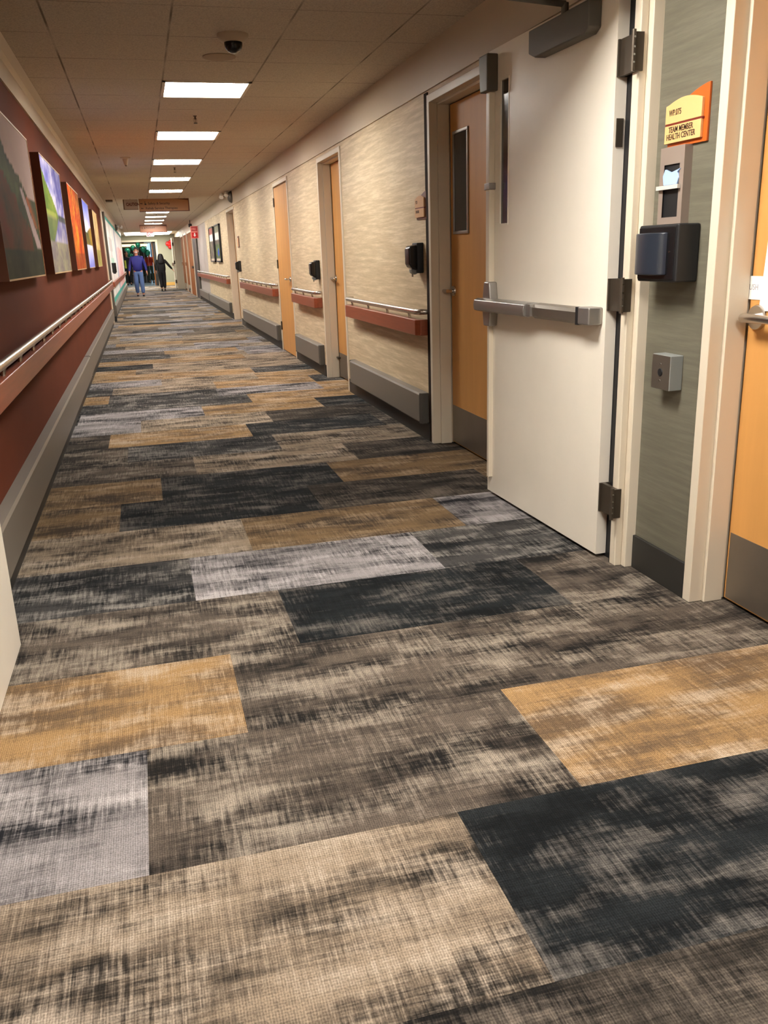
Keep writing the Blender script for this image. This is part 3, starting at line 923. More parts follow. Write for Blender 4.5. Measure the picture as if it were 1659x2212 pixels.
# ------------------------------------------------------------------ PAINTINGS
def paint_col(kind, u, v):
    n = noise.fractal(Vector((u*4, v*4, kind*7.3)), .8, 2.2, 5)*.5
    n2 = noise.noise(Vector((u*18, v*26, kind*3.1)))
    def mixc(a, b, t):
        t = max(0, min(1, t)); return [a[i]+(b[i]-a[i])*t for i in range(3)]
    if kind == 0:      # misty river valley with dark firs
        c = mixc((196, 170, 158), (170, 146, 140), v*.6+n*.3)
        ridge = .96-.52*u+.10*n+.03*n2
        if v < ridge: c = mixc((52, 54, 40), (86, 96, 58), .5+n*1.4+n2*.2)
        if v < ridge-.25 and u < .75: c = mixc(c, (112, 50, 32), .55+n)
        rx = .60+(.60-v)*.85+.03*n
        if .20 < v < .60 and abs(u-rx) < .03+.16*(.62-v)*.8+.015*n: c = mixc((196, 176, 172), (176, 152, 150), n+.5)
        if .34 < v < .56 and u-rx > .05+.13*(.62-v): c = mixc((180, 96, 56), (64, 72, 48), (u-rx-.08)*7+n*.5)
        if v < .18: c = mixc((44, 44, 32), (72, 74, 52), .5+n*1.2)
        return c
    if kind == 1:      # lake with green hillside, sky and reflection
        hor = .52
        vv = v if v > hor else 2*hor-v
        c = mixc((112, 112, 196), (238, 232, 248), .45+n*2.2)
        hill = hor+.62*(.62-u)**1.0*1.0+.05*n if u < .62 else hor-.01
        if vv < hill and vv > hor-.002: c = mixc((84, 112, 44), (138, 156, 60), .5+n*1.3+n2*.25)
        if abs(v-hor) < .035: c = mixc(c, (190, 184, 96), .55 if u < .5 else 0); c = mixc(c, (60, 66, 54), .8 if u > .6 else 0)
        if v < hor: c = mixc(c, (104, 96, 108), .35)
        if v < .28: c = mixc((126, 116, 116), (176, 170, 128), .35+n+n2*.4)
        return c
    if kind == 2:      # flaming autumn forest
        c = mixc((196, 60, 22), (246, 150, 40), .45+n*1.6+n2*.35)
        if noise.noise(Vector((u*24, v*1.5, 2))) > .28: c = mixc(c, (96, 44, 22), .7)
        if v < .2: c = mixc(c, (120, 66, 30), .5)
        return c
    if kind == 3:      # blue sky over a pale lake
        c = mixc((250, 248, 250), (118, 128, 232), (v-.55)*2.2+n*.6)
        if .34 < v < .52+.12*u+.05*n: c = mixc((58, 66, 44), (176, 138, 48), u*1.1+n)
        if v <= .34: c = mixc((232, 238, 252), (132, 138, 224), (.34-v)*3+n*.5)
        return c
    c = mixc((150, 108, 56), (224, 190, 116), .5+n*1.5)     # golden wood with pale trunks
    if noise.noise(Vector((u*11, v*.8, 9))) > .18: c = mixc(c, (240, 226, 190), .8)
    if v < .3: c = mixc(c, (134, 140, 74), .6)
    return c

def picture_mesh(name, kind, P0, U, V, nu, nv, fn, m, parent):
    bm = bmesh.new()
    grid = [[bm.verts.new(P0+U*(i/nu)+V*(j/nv)) for i in range(nu+1)] for j in range(nv+1)]
    cl = bm.loops.layers.float_color.new('Col')
    for j in range(nv):
        for i in range(nu):
            f = bm.faces.new((grid[j][i], grid[j][i+1], grid[j+1][i+1], grid[j+1][i]))
            for lp, (a_, b_) in zip(f.loops, ((i, j), (i+1, j), (i+1, j+1), (i, j+1))):
                lp[cl] = (*lin([max(0, min(255, c)) for c in fn(kind, a_/nu, b_/nv)]), 1)
    me = bpy.data.meshes.new(name); bm.to_mesh(me); bm.free()
    me.materials.append(m)
    o = bpy.data.objects.new(name, me); COL.objects.link(o)
    if parent: attach(o, parent)
    return o
M_PAINT = attr_mat('painted_canvas', rough=.7, spec=.06)
PSETS = [(4.36, 6.00, 'nearest painting, a misty river valley with dark firs'), (6.66, 8.30, 'second painting, a green hillside mirrored in a lake'),
         (9.05, 10.63, 'third painting, a flaming orange autumn forest'), (11.30, 12.70, 'fourth painting, blue sky over a pale lake'),
         (13.70, 15.15, 'farthest painting, a golden wood with pale trunks')]
for k, (ya, yb, lb) in enumerate(PSETS):
    t = thing('painting', (XL, (ya+yb)/2, 1.16), lb, 'painting', 'landscape canvases on the rust brown wall')
    x1 = XL+.056
    MB().box(XL, x1-.006, ya+.006, yb-.006, 1.172, 1.956).build('canvas_body', M_CANVAS, t)
    f = MB()
    e = .008
    f.box(x1-.04, x1+.002, ya, yb, 1.165, 1.165+e); f.box(x1-.04, x1+.002, ya, yb, 1.958, 1.958+e)
    f.box(x1-.012, x1+.002, yb-e, yb, 1.165, 1.966)
    f.build('float_frame', M_LEDGE, t)
    MB().box(XL, x1+.002, ya-.002, ya+.006, 1.165, 1.966).build('frame_side', M_CANVAS, t)
    picture_mesh('painted_scene', k, Vector((x1-.001, ya+e, 1.165+e)), Vector((0, yb-ya-2*e, 0)), Vector((0, 0, .793-e)), 72, 48, paint_col, M_PAINT, t)

# mural on the left far wall
def mural_col(kind, u, v):
    n = noise.noise(Vector((u*60, v*3, 1.3)))
    c = [236, 232, 226]
    if noise.noise(Vector((u*26, v*.7, 4))) > .25: c = [214, 208, 206]
    if .10 < u < .22 and .60 < v < .78: c = [196, 186, 182] if n < .1 else [226, 220, 214]
    if .10 < u < .24 and .36 < v < .52: c = [188, 216, 200]
    if .44 < u < .86 and v < .72-.2*abs(u-.6):
        s = noise.noise(Vector((u*40, 0, 7)))
        c = [226, 108, 104] if s > .12 else ([240, 190, 184] if s > -.12 else [240, 234, 230])
    if .38 < u < .43: c = [176, 182, 196]
    if v > .955 or v < .055: c = [92, 172, 158]
    return c
t = thing('wall_mural', (XL, 29, 0), 'long white mural panel with teal borders and red stripes', 'mural')
MB().box(XL, XL+.012, 19.66, 38.7, .335, 2.205).build('mural_board', M_PAPER, t)
picture_mesh('mural_print', 0, Vector((XL+.0135, 19.70, .34)), Vector((0, 18.95, 0)), Vector((0, 0, 1.86)), 160, 60, mural_col, M_PAINT, t)
t = thing('sanitizer_dispenser', (XL, 21.6, 1.1), 'small black dispenser on the mural just past the post', 'dispenser')
MB().box(XL+.013, XL+.11, 21.5, 21.64, .98, 1.2).build('housing', M_BLACK, t, bevel=.01)
MB().box(XL+.03, XL+.09, 21.52, 21.62, .955, .98).build('nozzle', M_BLACKM, t)

# framed pictures on the right
def poster_col(kind, u, v):
    n = noise.noise(Vector((u*6, v*7, kind*5)))
    c = [120+60*n, 110+70*n, 100+30*n]
    if v > .78: c = [182, 120, 110] if kind else [150, 150, 130]
    if .62 < v < .80: c = [250, 246, 240]
    if v < .5 and kind == 0: c = [96+50*n, 110+60*n, 80]
    if kind == 0 and (u-.55)**2*1.0+(v-.24)**2*1.5 < .02: c = [60, 90, 210]
    if v < .08: c = [214, 196, 176]
    return c
for k, (ya, yb, lb) in enumerate(((19.9, 21.1, 'nearer framed picture with a blue ball on the right wall'), (21.55, 22.75, 'farther framed picture with a red sky on the right wall'))):
    t = thing('framed_picture', (XR, (ya+yb)/2, 1.14), lb, 'picture', 'framed pictures on the right wall')
    f = MB(); x0 = XR-.045
    e = .03
    f.box(x0, XR, ya, yb, 1.14, 1.14+e); f.box(x0, XR, ya, yb, 1.95-e, 1.95)
    f.box(x0, XR, ya, ya+e, 1.14, 1.95); f.box(x0, XR, yb-e, yb, 1.14, 1.95)
    f.build('picture_frame', M_BLACKM, t)
    MB().box(XR-.03, XR-.001, ya+e, yb-e, 1.17, 1.92).build('backing_board', M_PAPER, t)
    picture_mesh('print', k, Vector((XR-.032, yb-e, 1.17)), Vector((0, -(yb-ya-2*e), 0)), Vector((0, 0, .75)), 24, 24, poster_col, M_PAINT, t)

# ------------------------------------------------------------------ ROOM SIGNS
def room_sign(y1, z0, w_, h_, lines, label, plate, face, s=1.0):
    """y1: left edge as read; w_, h_ overall"""
    t = thing('room_sign', (XR, y1-w_/2, z0), label, 'sign')
    x = XR
    def Y(u): return y1-u
    # backing with a top that sweeps up to the right
    pts = [(Y(w_*.02), z0), (Y(w_), z0), (Y(w_), z0+h_)]
    for i in range(1, 11):
        q = i/10
        u = w_*(1-.62*q)
        pts.append((Y(u), z0+h_*(1-.20*q**1.6)))
    pts.append((Y(w_*.02), z0+h_*.78))
    MB().prism(pts, 'x', x-.008, x-.0005).build('backing_plate', plate, t, bevel=.0008)
    zb = z0+h_*.075
    zm = z0+h_*.415
    MB().prism([(Y(-.001), zb), (Y(w_*.90), zb), (Y(w_*.90), zm-.003), (Y(-.001), zm-.003)], 'x', x-.018, x-.008).build('lower_face', face, t, bevel=.0015)
    pts = [(Y(-.001), zm+.003), (Y(w_*.90), zm+.003)]
    for i in range(0, 13):
        q = i/12
        u = w_*.90*(1-q)
        zz = z0+h_*(.76+.10*math.sin(PI*min(1, q*1.05+.0))**.9 if q < .95 else .76)
        pts.append((Y(u), zz))
    MB().prism(pts, 'x', x-.018, x-.008).build('upper_face', face, t, bevel=.0015)
    MB().box(x-.016, x-.007, Y(w_*.92), Y(-.001), zm-.003, zm+.003).build('divider_line', M_MAROON, t)
    for (txt, sz, u, zz) in lines:
        text('lettering', txt, sz, mt_right(Y(u), z0+zz, x-.0182), M_INK, t, sx=.82, off=.0004)
    return t
room_sign(2.775, 1.545, .222, .172, [('WP.075', .026, .020, .098), ('TEAM MEMBER', .0255, .022, .046), ('HEALTH CENTER', .0255, .012, .024)],
          'orange and peach room sign WP.075 TEAM MEMBER HEALTH CENTER on the sage wall', M_ORANGE, M_PEACH)
room_sign(5.62, 1.432, .205, .168, [('P.21', .026, .02, .098), ('EM 108 I', .024, .02, .040)],
          'brown and tan room sign on beige wall beside the windowed door', M_BROWNP, M_TANF)
t = thing('room_sign', (XR, 16.4, 1.4), 'tiny far room sign beside the narrowly seen maple door', 'sign')
MB().box(XR-.012, XR, 16.3, 16.52, 1.40, 1.60).build('backing_plate', M_BROWNP, t)
MB().box(XR-.016, XR-.012, 16.33, 16.50, 1.42, 1.57).build('sign_face', M_TANF, t)

# metal holder under the orange sign
t = thing('glove_dispenser', (XR, 2.70, 1.306), 'slim metal wall holder with black slots and a bluish packet', 'dispenser')
mb = MB()
xf = XR-.030
ya, yb, za, zb = 2.633, 2.772, 1.300, 1.545
for a_, b_, c1, d_ in ((ya, yb, za, za+.022), (ya, yb, zb-.055, zb), (ya, ya+.024, za+.022, zb-.055), (yb-.024, yb, za+.022, zb-.055)):
    mb.box(xf, xf+.0015, a_, b_, c1, d_)
mb.box(xf+.0015, XR, ya, ya+.0015, za, zb); mb.box(xf+.0015, XR, yb-.0015, yb, za, zb); mb.box(xf+.0015, XR, ya+.0015, yb-.0015, za, za+.0015)
mb.build('metal_case', mat('warm_grey_metal_case', (150, 134, 122), rough=.4, metal=.2), t)
MB().box(xf+.006, XR-.002, ya+.004, yb-.004, za+.004, zb-.003).build('case_interior', M_BLACKM, t)
mb = MB()
pts = [(2.742, 1.425), (2.665, 1.425), (2.655, 1.445), (2.664, 1.462), (2.648, 1.474), (2.700, 1.464), (2.735, 1.476), (2.748, 1.455)]
mb.prism(pts, 'x', xf-.004, xf+.005)
mb.build('blue_packet', mat('pale_blue_film', (170, 196, 236), rough=.2), t, bevel=.002)
MB().box(xf-.012, xf-.001, 2.645, 2.772, 1.411, 1.424).build('clear_ledge', mat('clear_plastic_ledge', (205, 200, 190), rough=.15), t)

# black dispenser (sage wall)
t = thing('towel_dispenser', (XR, 2.65, 1.117), 'large black wall dispenser with a smoky curved cover on the sage wall', 'dispenser')
MB().box(1.700, XR, 2.560, 2.795, 1.112, 1.298).build('housing', M_BLACKM, t, bevel=.006)
mb = MB()
mb.box(1.697, 1.702, 2.575, 2.790, 1.120, 1.290)
mb.build('front_bezel', M_BLACK, t, bevel=.002)
mb = MB()
pts = []
for i in range(9):
    q = i/8
    pts.append((1.698-.030*math.sin(PI*(.08+.84*q))**.6, 2.625+.165*q))
pts = [(1.699, 2.615)] + pts + [(1.699, 2.795)]
mb.prism(pts, 'z', 1.135, 1.272)
mb.build('smoky_cover', M_NAVY, t, bevel=.004)
MB().lathe([(.003, 0), (.003, -.002)], (1.697, 2.60, 1.21), 10, 'x').build('lock', M_CHROME, t)

# grey box
t = thing('switch_box', (XR, 2.67, .73), 'small grey metal box with a round hole low on the sage wall', 'wall box')
MB().box(1.732, XR, 2.605, 2.715, .742, .864).build('box_body', M_CGREY, t, bevel=.003)
MB().box(1.730, 1.733, 2.607, 2.713, .744, .862).build('cover_plate', M_STEELD, t)
MB().lathe([(.014, 0), (.013, -.003), (.009, -.0035)], (1.7305, 2.66, .803), 24, 'x').build('round_switch', M_BLACKM, t)
for z in (.832, .774): MB().lathe([(.0035, 0), (.003, -.002)], (1.7303, 2.66, z), 10, 'x').build('screw', M_CHROME, t)

# papers on the near door
t = thing('paper_notice', (XD, 2.41, 1.06), 'small white paper reading PUSH taped on the near maple door', 'notice')
MB().box(XD-.0025, XD-.0015, 2.335, 2.465, 1.055, 1.128).build('sheet', M_PAPER, t)
text('lettering', 'PUSH', .026, mt_right(2.455, 1.085, XD-.0027), mat('grey_ink', (150, 140, 140), rough=.6), t, extrude=.0002, sx=.9)
t = thing('paper_notice', (XD, 2.34, 1.03), 'larger white sheet taped at a tilt over the handle of the near maple door', 'notice')
mb = MB(); mb.prism([(2.385, 1.02), (2.20, 1.03), (2.18, 1.34), (2.365, 1.33)], 'x', XD-.005, XD-.004); mb.build('sheet', M_PAPER, t)
MB().box(XD-.0056, XD-.005, 2.22, 2.34, 1.16, 1.172).box(XD-.0056, XD-.005, 2.25, 2.34, 1.13, 1.142).build('printed_line', mat('red_ink', (196, 120, 120), rough=.6), t)

# sanitizer dispensers on the beige wall
def sanitizer(y, z, label):
    t = thing('sanitizer_dispenser', (XR, y, z), label, 'dispenser', 'black sanitizer dispensers on the beige wall')
    MB().box(XR-.045, XR, y-.055, y+.055, z, z+.19).build('back_plate', M_BLACKM, t, bevel=.006)
    mb = MB()
    mb.prism([(XR-.04, z+.02), (XR-.085, z+.035), (XR-.098, z+.06), (XR-.100, z+.15), (XR-.088, z+.172), (XR-.04, z+.178)], 'y', y-.050, y+.050)
    mb.build('housing', M_BLACK, t, bevel=.010)
    MB().prism([(XR-.03, z+.02), (XR-.080, z+.028), (XR-.074, z+.004), (XR-.055, z-.010), (XR-.03, z)], 'y', y-.028, y+.028).build('nozzle_cover', M_CGREY, t, bevel=.006)
    MB().tube([(XR-.062, y, z+.0), (XR-.062, y, z-.022)], .006, 8).build('nozzle', M_STEELD, t)
    return t
sanitizer(5.56, 1.10, 'black sanitizer dispenser below the tan room sign')
sanitizer(9.02, .99, 'black sanitizer dispenser on the short wall above the shortest handrail')
sanitizer(16.35, .98, 'tiny far sanitizer dispenser before the narrowly seen maple door')

# ------------------------------------------------------------------ HANGING SIGNS
def arrow(mb, x, z, y, L_=.05, d=1):
    a = .018
    mb.prism([(x, z-.006), (x+d*(L_-a), z-.006), (x+d*(L_-a), z-a), (x+d*L_, z), (x+d*(L_-a), z+a), (x+d*(L_-a), z+.006), (x, z+.006)], 'y', y, y-.002)
t = thing('hanging_sign', (.6, 18.5, 2.40), 'wide wooden hanging sign pointing to Safety & Security and Rehab Service Therapies', 'sign')
MB().box(.113, 1.085, 18.50, 18.53, 2.150, 2.392).build('sign_board', M_BROWNP, t)
pts = [(.118, 2.166), (1.062, 2.166), (1.068, 2.355)]
for i in range(1, 10):
    q = i/9
    pts.append((1.068-.42*q, 2.355+.034*math.sin(q*PI/2)))
pts += [(.118, 2.389)]
MB().prism(pts, 'y', 18.4985, 18.50).build('sign_face', mat('walnut_tan_sign_face', (176, 128, 84), rough=.45), t)
for x in (.2, 1.0): MB().box(x-.004, x+.004, 18.51, 18.52, 2.392, ZC).build('hanger', M_STEELD, t)
mb = MB(); arrow(mb, .135, 2.305, 18.498, .05, 1); arrow(mb, .195, 2.215, 18.498, .05, -1)
# accessible symbol: head, body and wheel
mb.lathe([(.008, 0), (.008, -.002)], (.232, 18.498, 2.337), 12, 'y')
mb.prism([(.226, 2.328), (.236, 2.328), (.236, 2.306), (.252, 2.306), (.262, 2.284), (.254, 2.281), (.246, 2.298), (.226, 2.298)], 'y', 18.498, 18.496)
mb.lathe([(.017, 0), (.017, -.001)], (.236, 18.498, 2.292), 16, 'y')
mb.build('symbols', M_INK, t)
text('lettering', 'Safety & Security', .062, mt_front(.285, 2.285, 18.4982), M_INK, t, sx=1.0, off=.001)
text('lettering', 'Rehab Service Therapies', .062, mt_front(.235, 2.195, 18.4982), M_INK, t, sx=1.0, off=.001)
t = thing('caution_board', (-.04, 18.52, 2.4), 'small grey CAUTION board hung left of the wooden sign', 'sign')
MB().box(-.187, .100, 18.52, 18.54, 2.196, 2.388).build('sign_board', mat('pale_grey_board', (176, 160, 146), rough=.5), t)
MB().box(-.187, -.165, 18.517, 18.52, 2.196, 2.388).box(-.187, .100, 18.517, 18.52, 2.196, 2.206).build('board_edge', M_GRILLE, t)
MB().box(-.05, -.04, 18.525, 18.535, 2.388, ZC).build('hanger', M_STEELD, t)
text('lettering', 'CAUTION', .078, mt_front(-.130, 2.270, 18.5168), mat('brown_red_ink', (96, 44, 34), rough=.6), t, sx=.72, off=.003)
t = thing('hanging_sign', (.6, 32, 2.39), 'farther brown hanging sign in front of the glaring panel', 'sign')
MB().box(.135, 1.045, 32.0, 32.04, 2.138, 2.388).build('sign_board', M_BROWNP, t)
MB().prism([(.15, 2.16), (1.015, 2.16), (1.02, 2.34), (.72, 2.375), (.15, 2.378)], 'y', 31.997, 32.0).build('sign_face', mat('brown_sign_face', (140, 92, 62), rough=.45), t)
MB().box(.58, .59, 32.01, 32.03, 2.388, ZC).build('hanger', M_STEELD, t)
mb = MB(); arrow(mb, .19, 2.29, 31.996, .06, 1); mb.lathe([(.02, 0), (.02, -.002)], (.31, 31.998, 2.29), 16, 'y'); mb.build('symbols', M_INK, t)
mb = MB()
for x, w_, h_ in ((.36, .03, .04), (.40, .02, .03), (.43, .03, .03), (.47, .02, .04), (.50, .03, .03), (.54, .02, .03), (.57, .03, .04), (.62, .02, .05)):
    mb.box(x, x+w_*.7, 31.995, 31.9965, 2.275, 2.275+h_)
mb.build('faded_lettering', M_INK, t)
t = thing('exit_sign', (.48, 34, 2.2), 'red EXIT sign peeping below the farther hanging sign', 'exit sign')
MB().box(.36, .62, 34.0, 34.05, 2.06, 2.22).build('sign_case', M_PAPER, t)
text('lettering', 'EXIT', .16, mt_front(.368, 2.082, 33.998), mat('exit_red', (220, 20, 24), emit=(1, .03, .03), es=.8), t, sx=.68, off=.010)
MB().box(.485, .495, 34.02, 34.03, 2.22, ZC).build('hanger', M_STEELD, t)

t = thing('fire_sign', (XR, 27.2, 1.8), 'red fire sign with a white down arrow projecting from the right wall', 'sign')
MB().box(1.56, XR, 27.2, 27.23, 1.805, 2.155).build('sign_board', M_REDW, t)
MB().box(1.585, 1.755, 27.19, 27.2, 2.01, 2.14).build('upper_panel', mat('brick_red', (180, 60, 62), rough=.5), t)
text('lettering', 'FIRE', .075, mt_front(1.592, 2.045, 27.188), M_REDW, t, sx=.9, off=.002)
MB().box(1.585, 1.755, 27.19, 27.2, 1.825, 1.975).build('lower_panel', M_RED, t)
MB().prism([(1.655, 1.96), (1.69, 1.96), (1.69, 1.905), (1.715, 1.905), (1.672, 1.85), (1.63, 1.905), (1.655, 1.905)], 'y', 27.19, 27.187).build('arrow', M_PAPER, t)

# red decoration on the end wall
t = thing('wall_decoration', (1.5, YEND, 1.9), 'red rounded hanging decoration high on the sage end wall', 'decoration')
for (x, z, r_) in ((1.44, 1.96, .12), (1.56, 2.05, .09), (1.52, 1.80, .09), (1.50, 1.93, .11)):
    MB().lathe([(.01, -.02), (r_*.6, -.018), (r_*.95, -.06), (r_, -.10), (r_*.85, -.15), (r_*.4, -.18), (.01, -.185)], (x, YEND, z), 16, 'y').build('red_bauble', M_RED, t, smooth=True)

# ------------------------------------------------------------------ LOBBY BEYOND THE DOORWAY
struct(MB().box(-4.5, 4.5, 60, 60.1, 0, 2.75).build('wall_lobby', mat('dim_lobby_wall', (92, 96, 96), rough=.7)), 'dim wall at the back of the lobby', 'wall')
struct(MB().box(-4.6, -4.5, YEND, 60, 0, 2.75).build('wall_lobby_left', M_LAV), 'left wall of the lobby', 'wall')
struct(MB().box(4.5, 4.6, YEND, 60, 0, 2.75).build('wall_lobby_right', M_LAV), 'right wall of the lobby', 'wall')
t = thing('window_1', (.9, 59.9, 0), 'tall bluish daylight window at the back of the lobby', 'window', kind='structure')
MB().box(.40, 1.70, 59.93, 59.98, .4, 2.3).build('window_pane', mat('daylit_glass', (190, 225, 245), emit=(.55, .82, 1.0), es=1.1), t)
f = MB()
for x in (.38, .78, 1.18, 1.66): f.box(x, x+.06, 59.88, 59.95, .35, 2.35)
f.box(.38, 1.72, 59.88, 59.95, .33, .4); f.box(.38, 1.72, 59.88, 59.95, 2.3, 2.36)
f.build('window_frame', M_POST, t)
t = thing('illuminated_fascia', (-.8, 55, 2.1), 'yellow lit fascia over the dark counter in the lobby', 'light fascia')
MB().box(-2.2, .55, 54.9, 55.05, 2.02, 2.16).build('fascia_lens', mat('warm_yellow_lit', (255, 230, 140), emit=(1, .82, .42), es=2.2), t)
MB().box(-2.25, .6, 54.95, 55.2, 2.16, 2.3).build('fascia_casing', M_POST, t)
t = thing('service_counter', (-.8, 54, 0), 'dark service counter under the yellow fascia', 'counter')
MB().box(-2.2, -.10, 53.6, 54.6, 0, 1.02).build('counter_body', M_BLACKM, t)
MB().box(-2.25, -.05, 53.5, 54.7, 1.02, 1.07).build('counter_top', M_DARKB, t)
MB().box(-2.2, .5, 55.1, 55.2, 0, 2.02).build('counter_back', M_BLACKM, t)
t = thing('ceiling_light', (-.15, 48, 2.74), 'white oval ceiling light in the lobby', 'ceiling light')
MB().lathe([(.40, 0), (.42, -.03), (.36, -.07), (.2, -.09), (.01, -.095)], (-.05, 48.6, 2.75), 32).build('light_lens', mat('lobby_lens', (255, 255, 255), emit=(1, .95, .85), es=16), t)
t = thing('ceiling_light', (-1.5, 52, 2.74), 'second ceiling light over the lobby counter', 'ceiling light')
MB().lathe([(.40, 0), (.42, -.03), (.36, -.07), (.01, -.095)], (1.8, 51, 2.75), 32).build('light_lens', MATS['lobby_lens'], t)
t = thing('hanging_sign', (.7, 52, 2.1), 'pale bluish hanging sign panel in the lobby', 'sign')
MB().box(.35, .95, 51.6, 51.65, 2.12, 2.42).build('sign_board', mat('pale_blue_board', (196, 212, 216), rough=.4), t)
MB().box(.5, .51, 51.62, 51.63, 2.42, 2.75).build('hanger', M_STEELD, t)
t = thing('door_12', (.7, 45.3, 0), 'tan wooden lobby door folded open against the dark jamb', 'door', kind='structure')
MB().box(.66, .70, 45.25, 46.2, .02, 2.06).build('door_leaf', M_OAK, t)
MB().box(.70, .84, 45.2, 45.9, 0, 2.08).build('dark_jamb', M_BLACKM, t)
M_BAL = mat('teal_foil', (56, 156, 124), rough=.18, metal=.3)
for k, (x, z, r_) in enumerate(((-.55, 1.72, .17), (-.25, 1.88, .15), (.02, 2.02, .14), (.28, 1.80, .17), (.48, 1.62, .16), (-.42, 1.48, .14))):
    lbs = ['lowest left teal balloon left of the walking man', 'upper left teal balloon above the walking man', 'highest teal balloon in the lobby', 'teal balloon right of the walking man', 'lower right teal balloon in the lobby', 'leftmost low teal balloon in the lobby']
    t = thing('balloon', (x, 49.5+.2*k, z), lbs[k], 'balloon', 'teal balloons in the lobby')
    y = 49.5+.2*k
    MB().lathe([(.002, -r_*1.25), (.02, -r_*1.1), (r_*.6, -r_*.75), (r_*.95, -r_*.1), (r_*.92, r_*.4), (r_*.5, r_*.88), (.005, r_)], (x, y, z), 18).build('balloon_skin', M_BAL, t, smooth=True)
    MB().tube([(x, y, z-r_*1.2), (x+.03, y, z*.5), (x, y, .02)], .003, 5).build('string', M_PAPER, t)
# lobby planter the balloons are tied to
t = thing('planter', (0, 52.4, 0), 'dark planter on the lobby floor behind the balloons', 'planter')
MB().box(-.6, .55, 51.9, 53.0, 0, .35).build('planter_box', M_BLACKM, t, bevel=.02)
lm = bmesh.new()
random.seed(3)
for i in range(220):
    c = Vector((random.uniform(-.55, .5), random.uniform(52.0, 52.9), random.uniform(.35, .95)))
    d = Vector((random.gauss(0, 1), random.gauss(0, 1), random.gauss(.5, 1))).normalized()
    a_ = d.cross(Vector((0, 0, 1))).normalized()*.03
    vs = [lm.verts.new(c), lm.verts.new(c+d*.06+a_), lm.verts.new(c+d*.14), lm.verts.new(c+d*.06-a_)]
    lm.faces.new(vs)
mb = MB(); mb.bm.free(); mb.bm = lm
tag(mb.build('foliage', mat('dark_leaf', (24, 52, 34), rough=.5), t), None, None)

# ------------------------------------------------------------------ PEOPLE
def skin(name, V, Eg, R, m, parent, root=0, sub=2):
    me = bpy.data.meshes.new(name)
    me.from_pydata(V, Eg, [])
    o = bpy.data.objects.new(name, me); COL.objects.link(o)
    md = o.modifiers.new('skin', 'SKIN'); md.use_smooth_shade = True
    sv = me.skin_vertices[0].data
    for i, r_ in enumerate(R):
        sv[i].radius = r_ if isinstance(r_, tuple) else (r_, r_)
        sv[i].use_root = (i == root)
    sb = o.modifiers.new('sub', 'SUBSURF'); sb.levels = sub; sb.render_levels = sub
    dg = bpy.context.evaluated_depsgraph_get(); dg.update()
    nm = bpy.data.meshes.new_from_object(o.evaluated_get(dg)); nm.name = name
    COL.objects.unlink(o); bpy.data.objects.remove(o)
    nm.materials.clear(); nm.materials.append(m)
    for p in nm.polygons: p.use_smooth = True
    o = bpy.data.objects.new(name, nm); COL.objects.link(o)
    if parent: attach(o, parent)
    return o

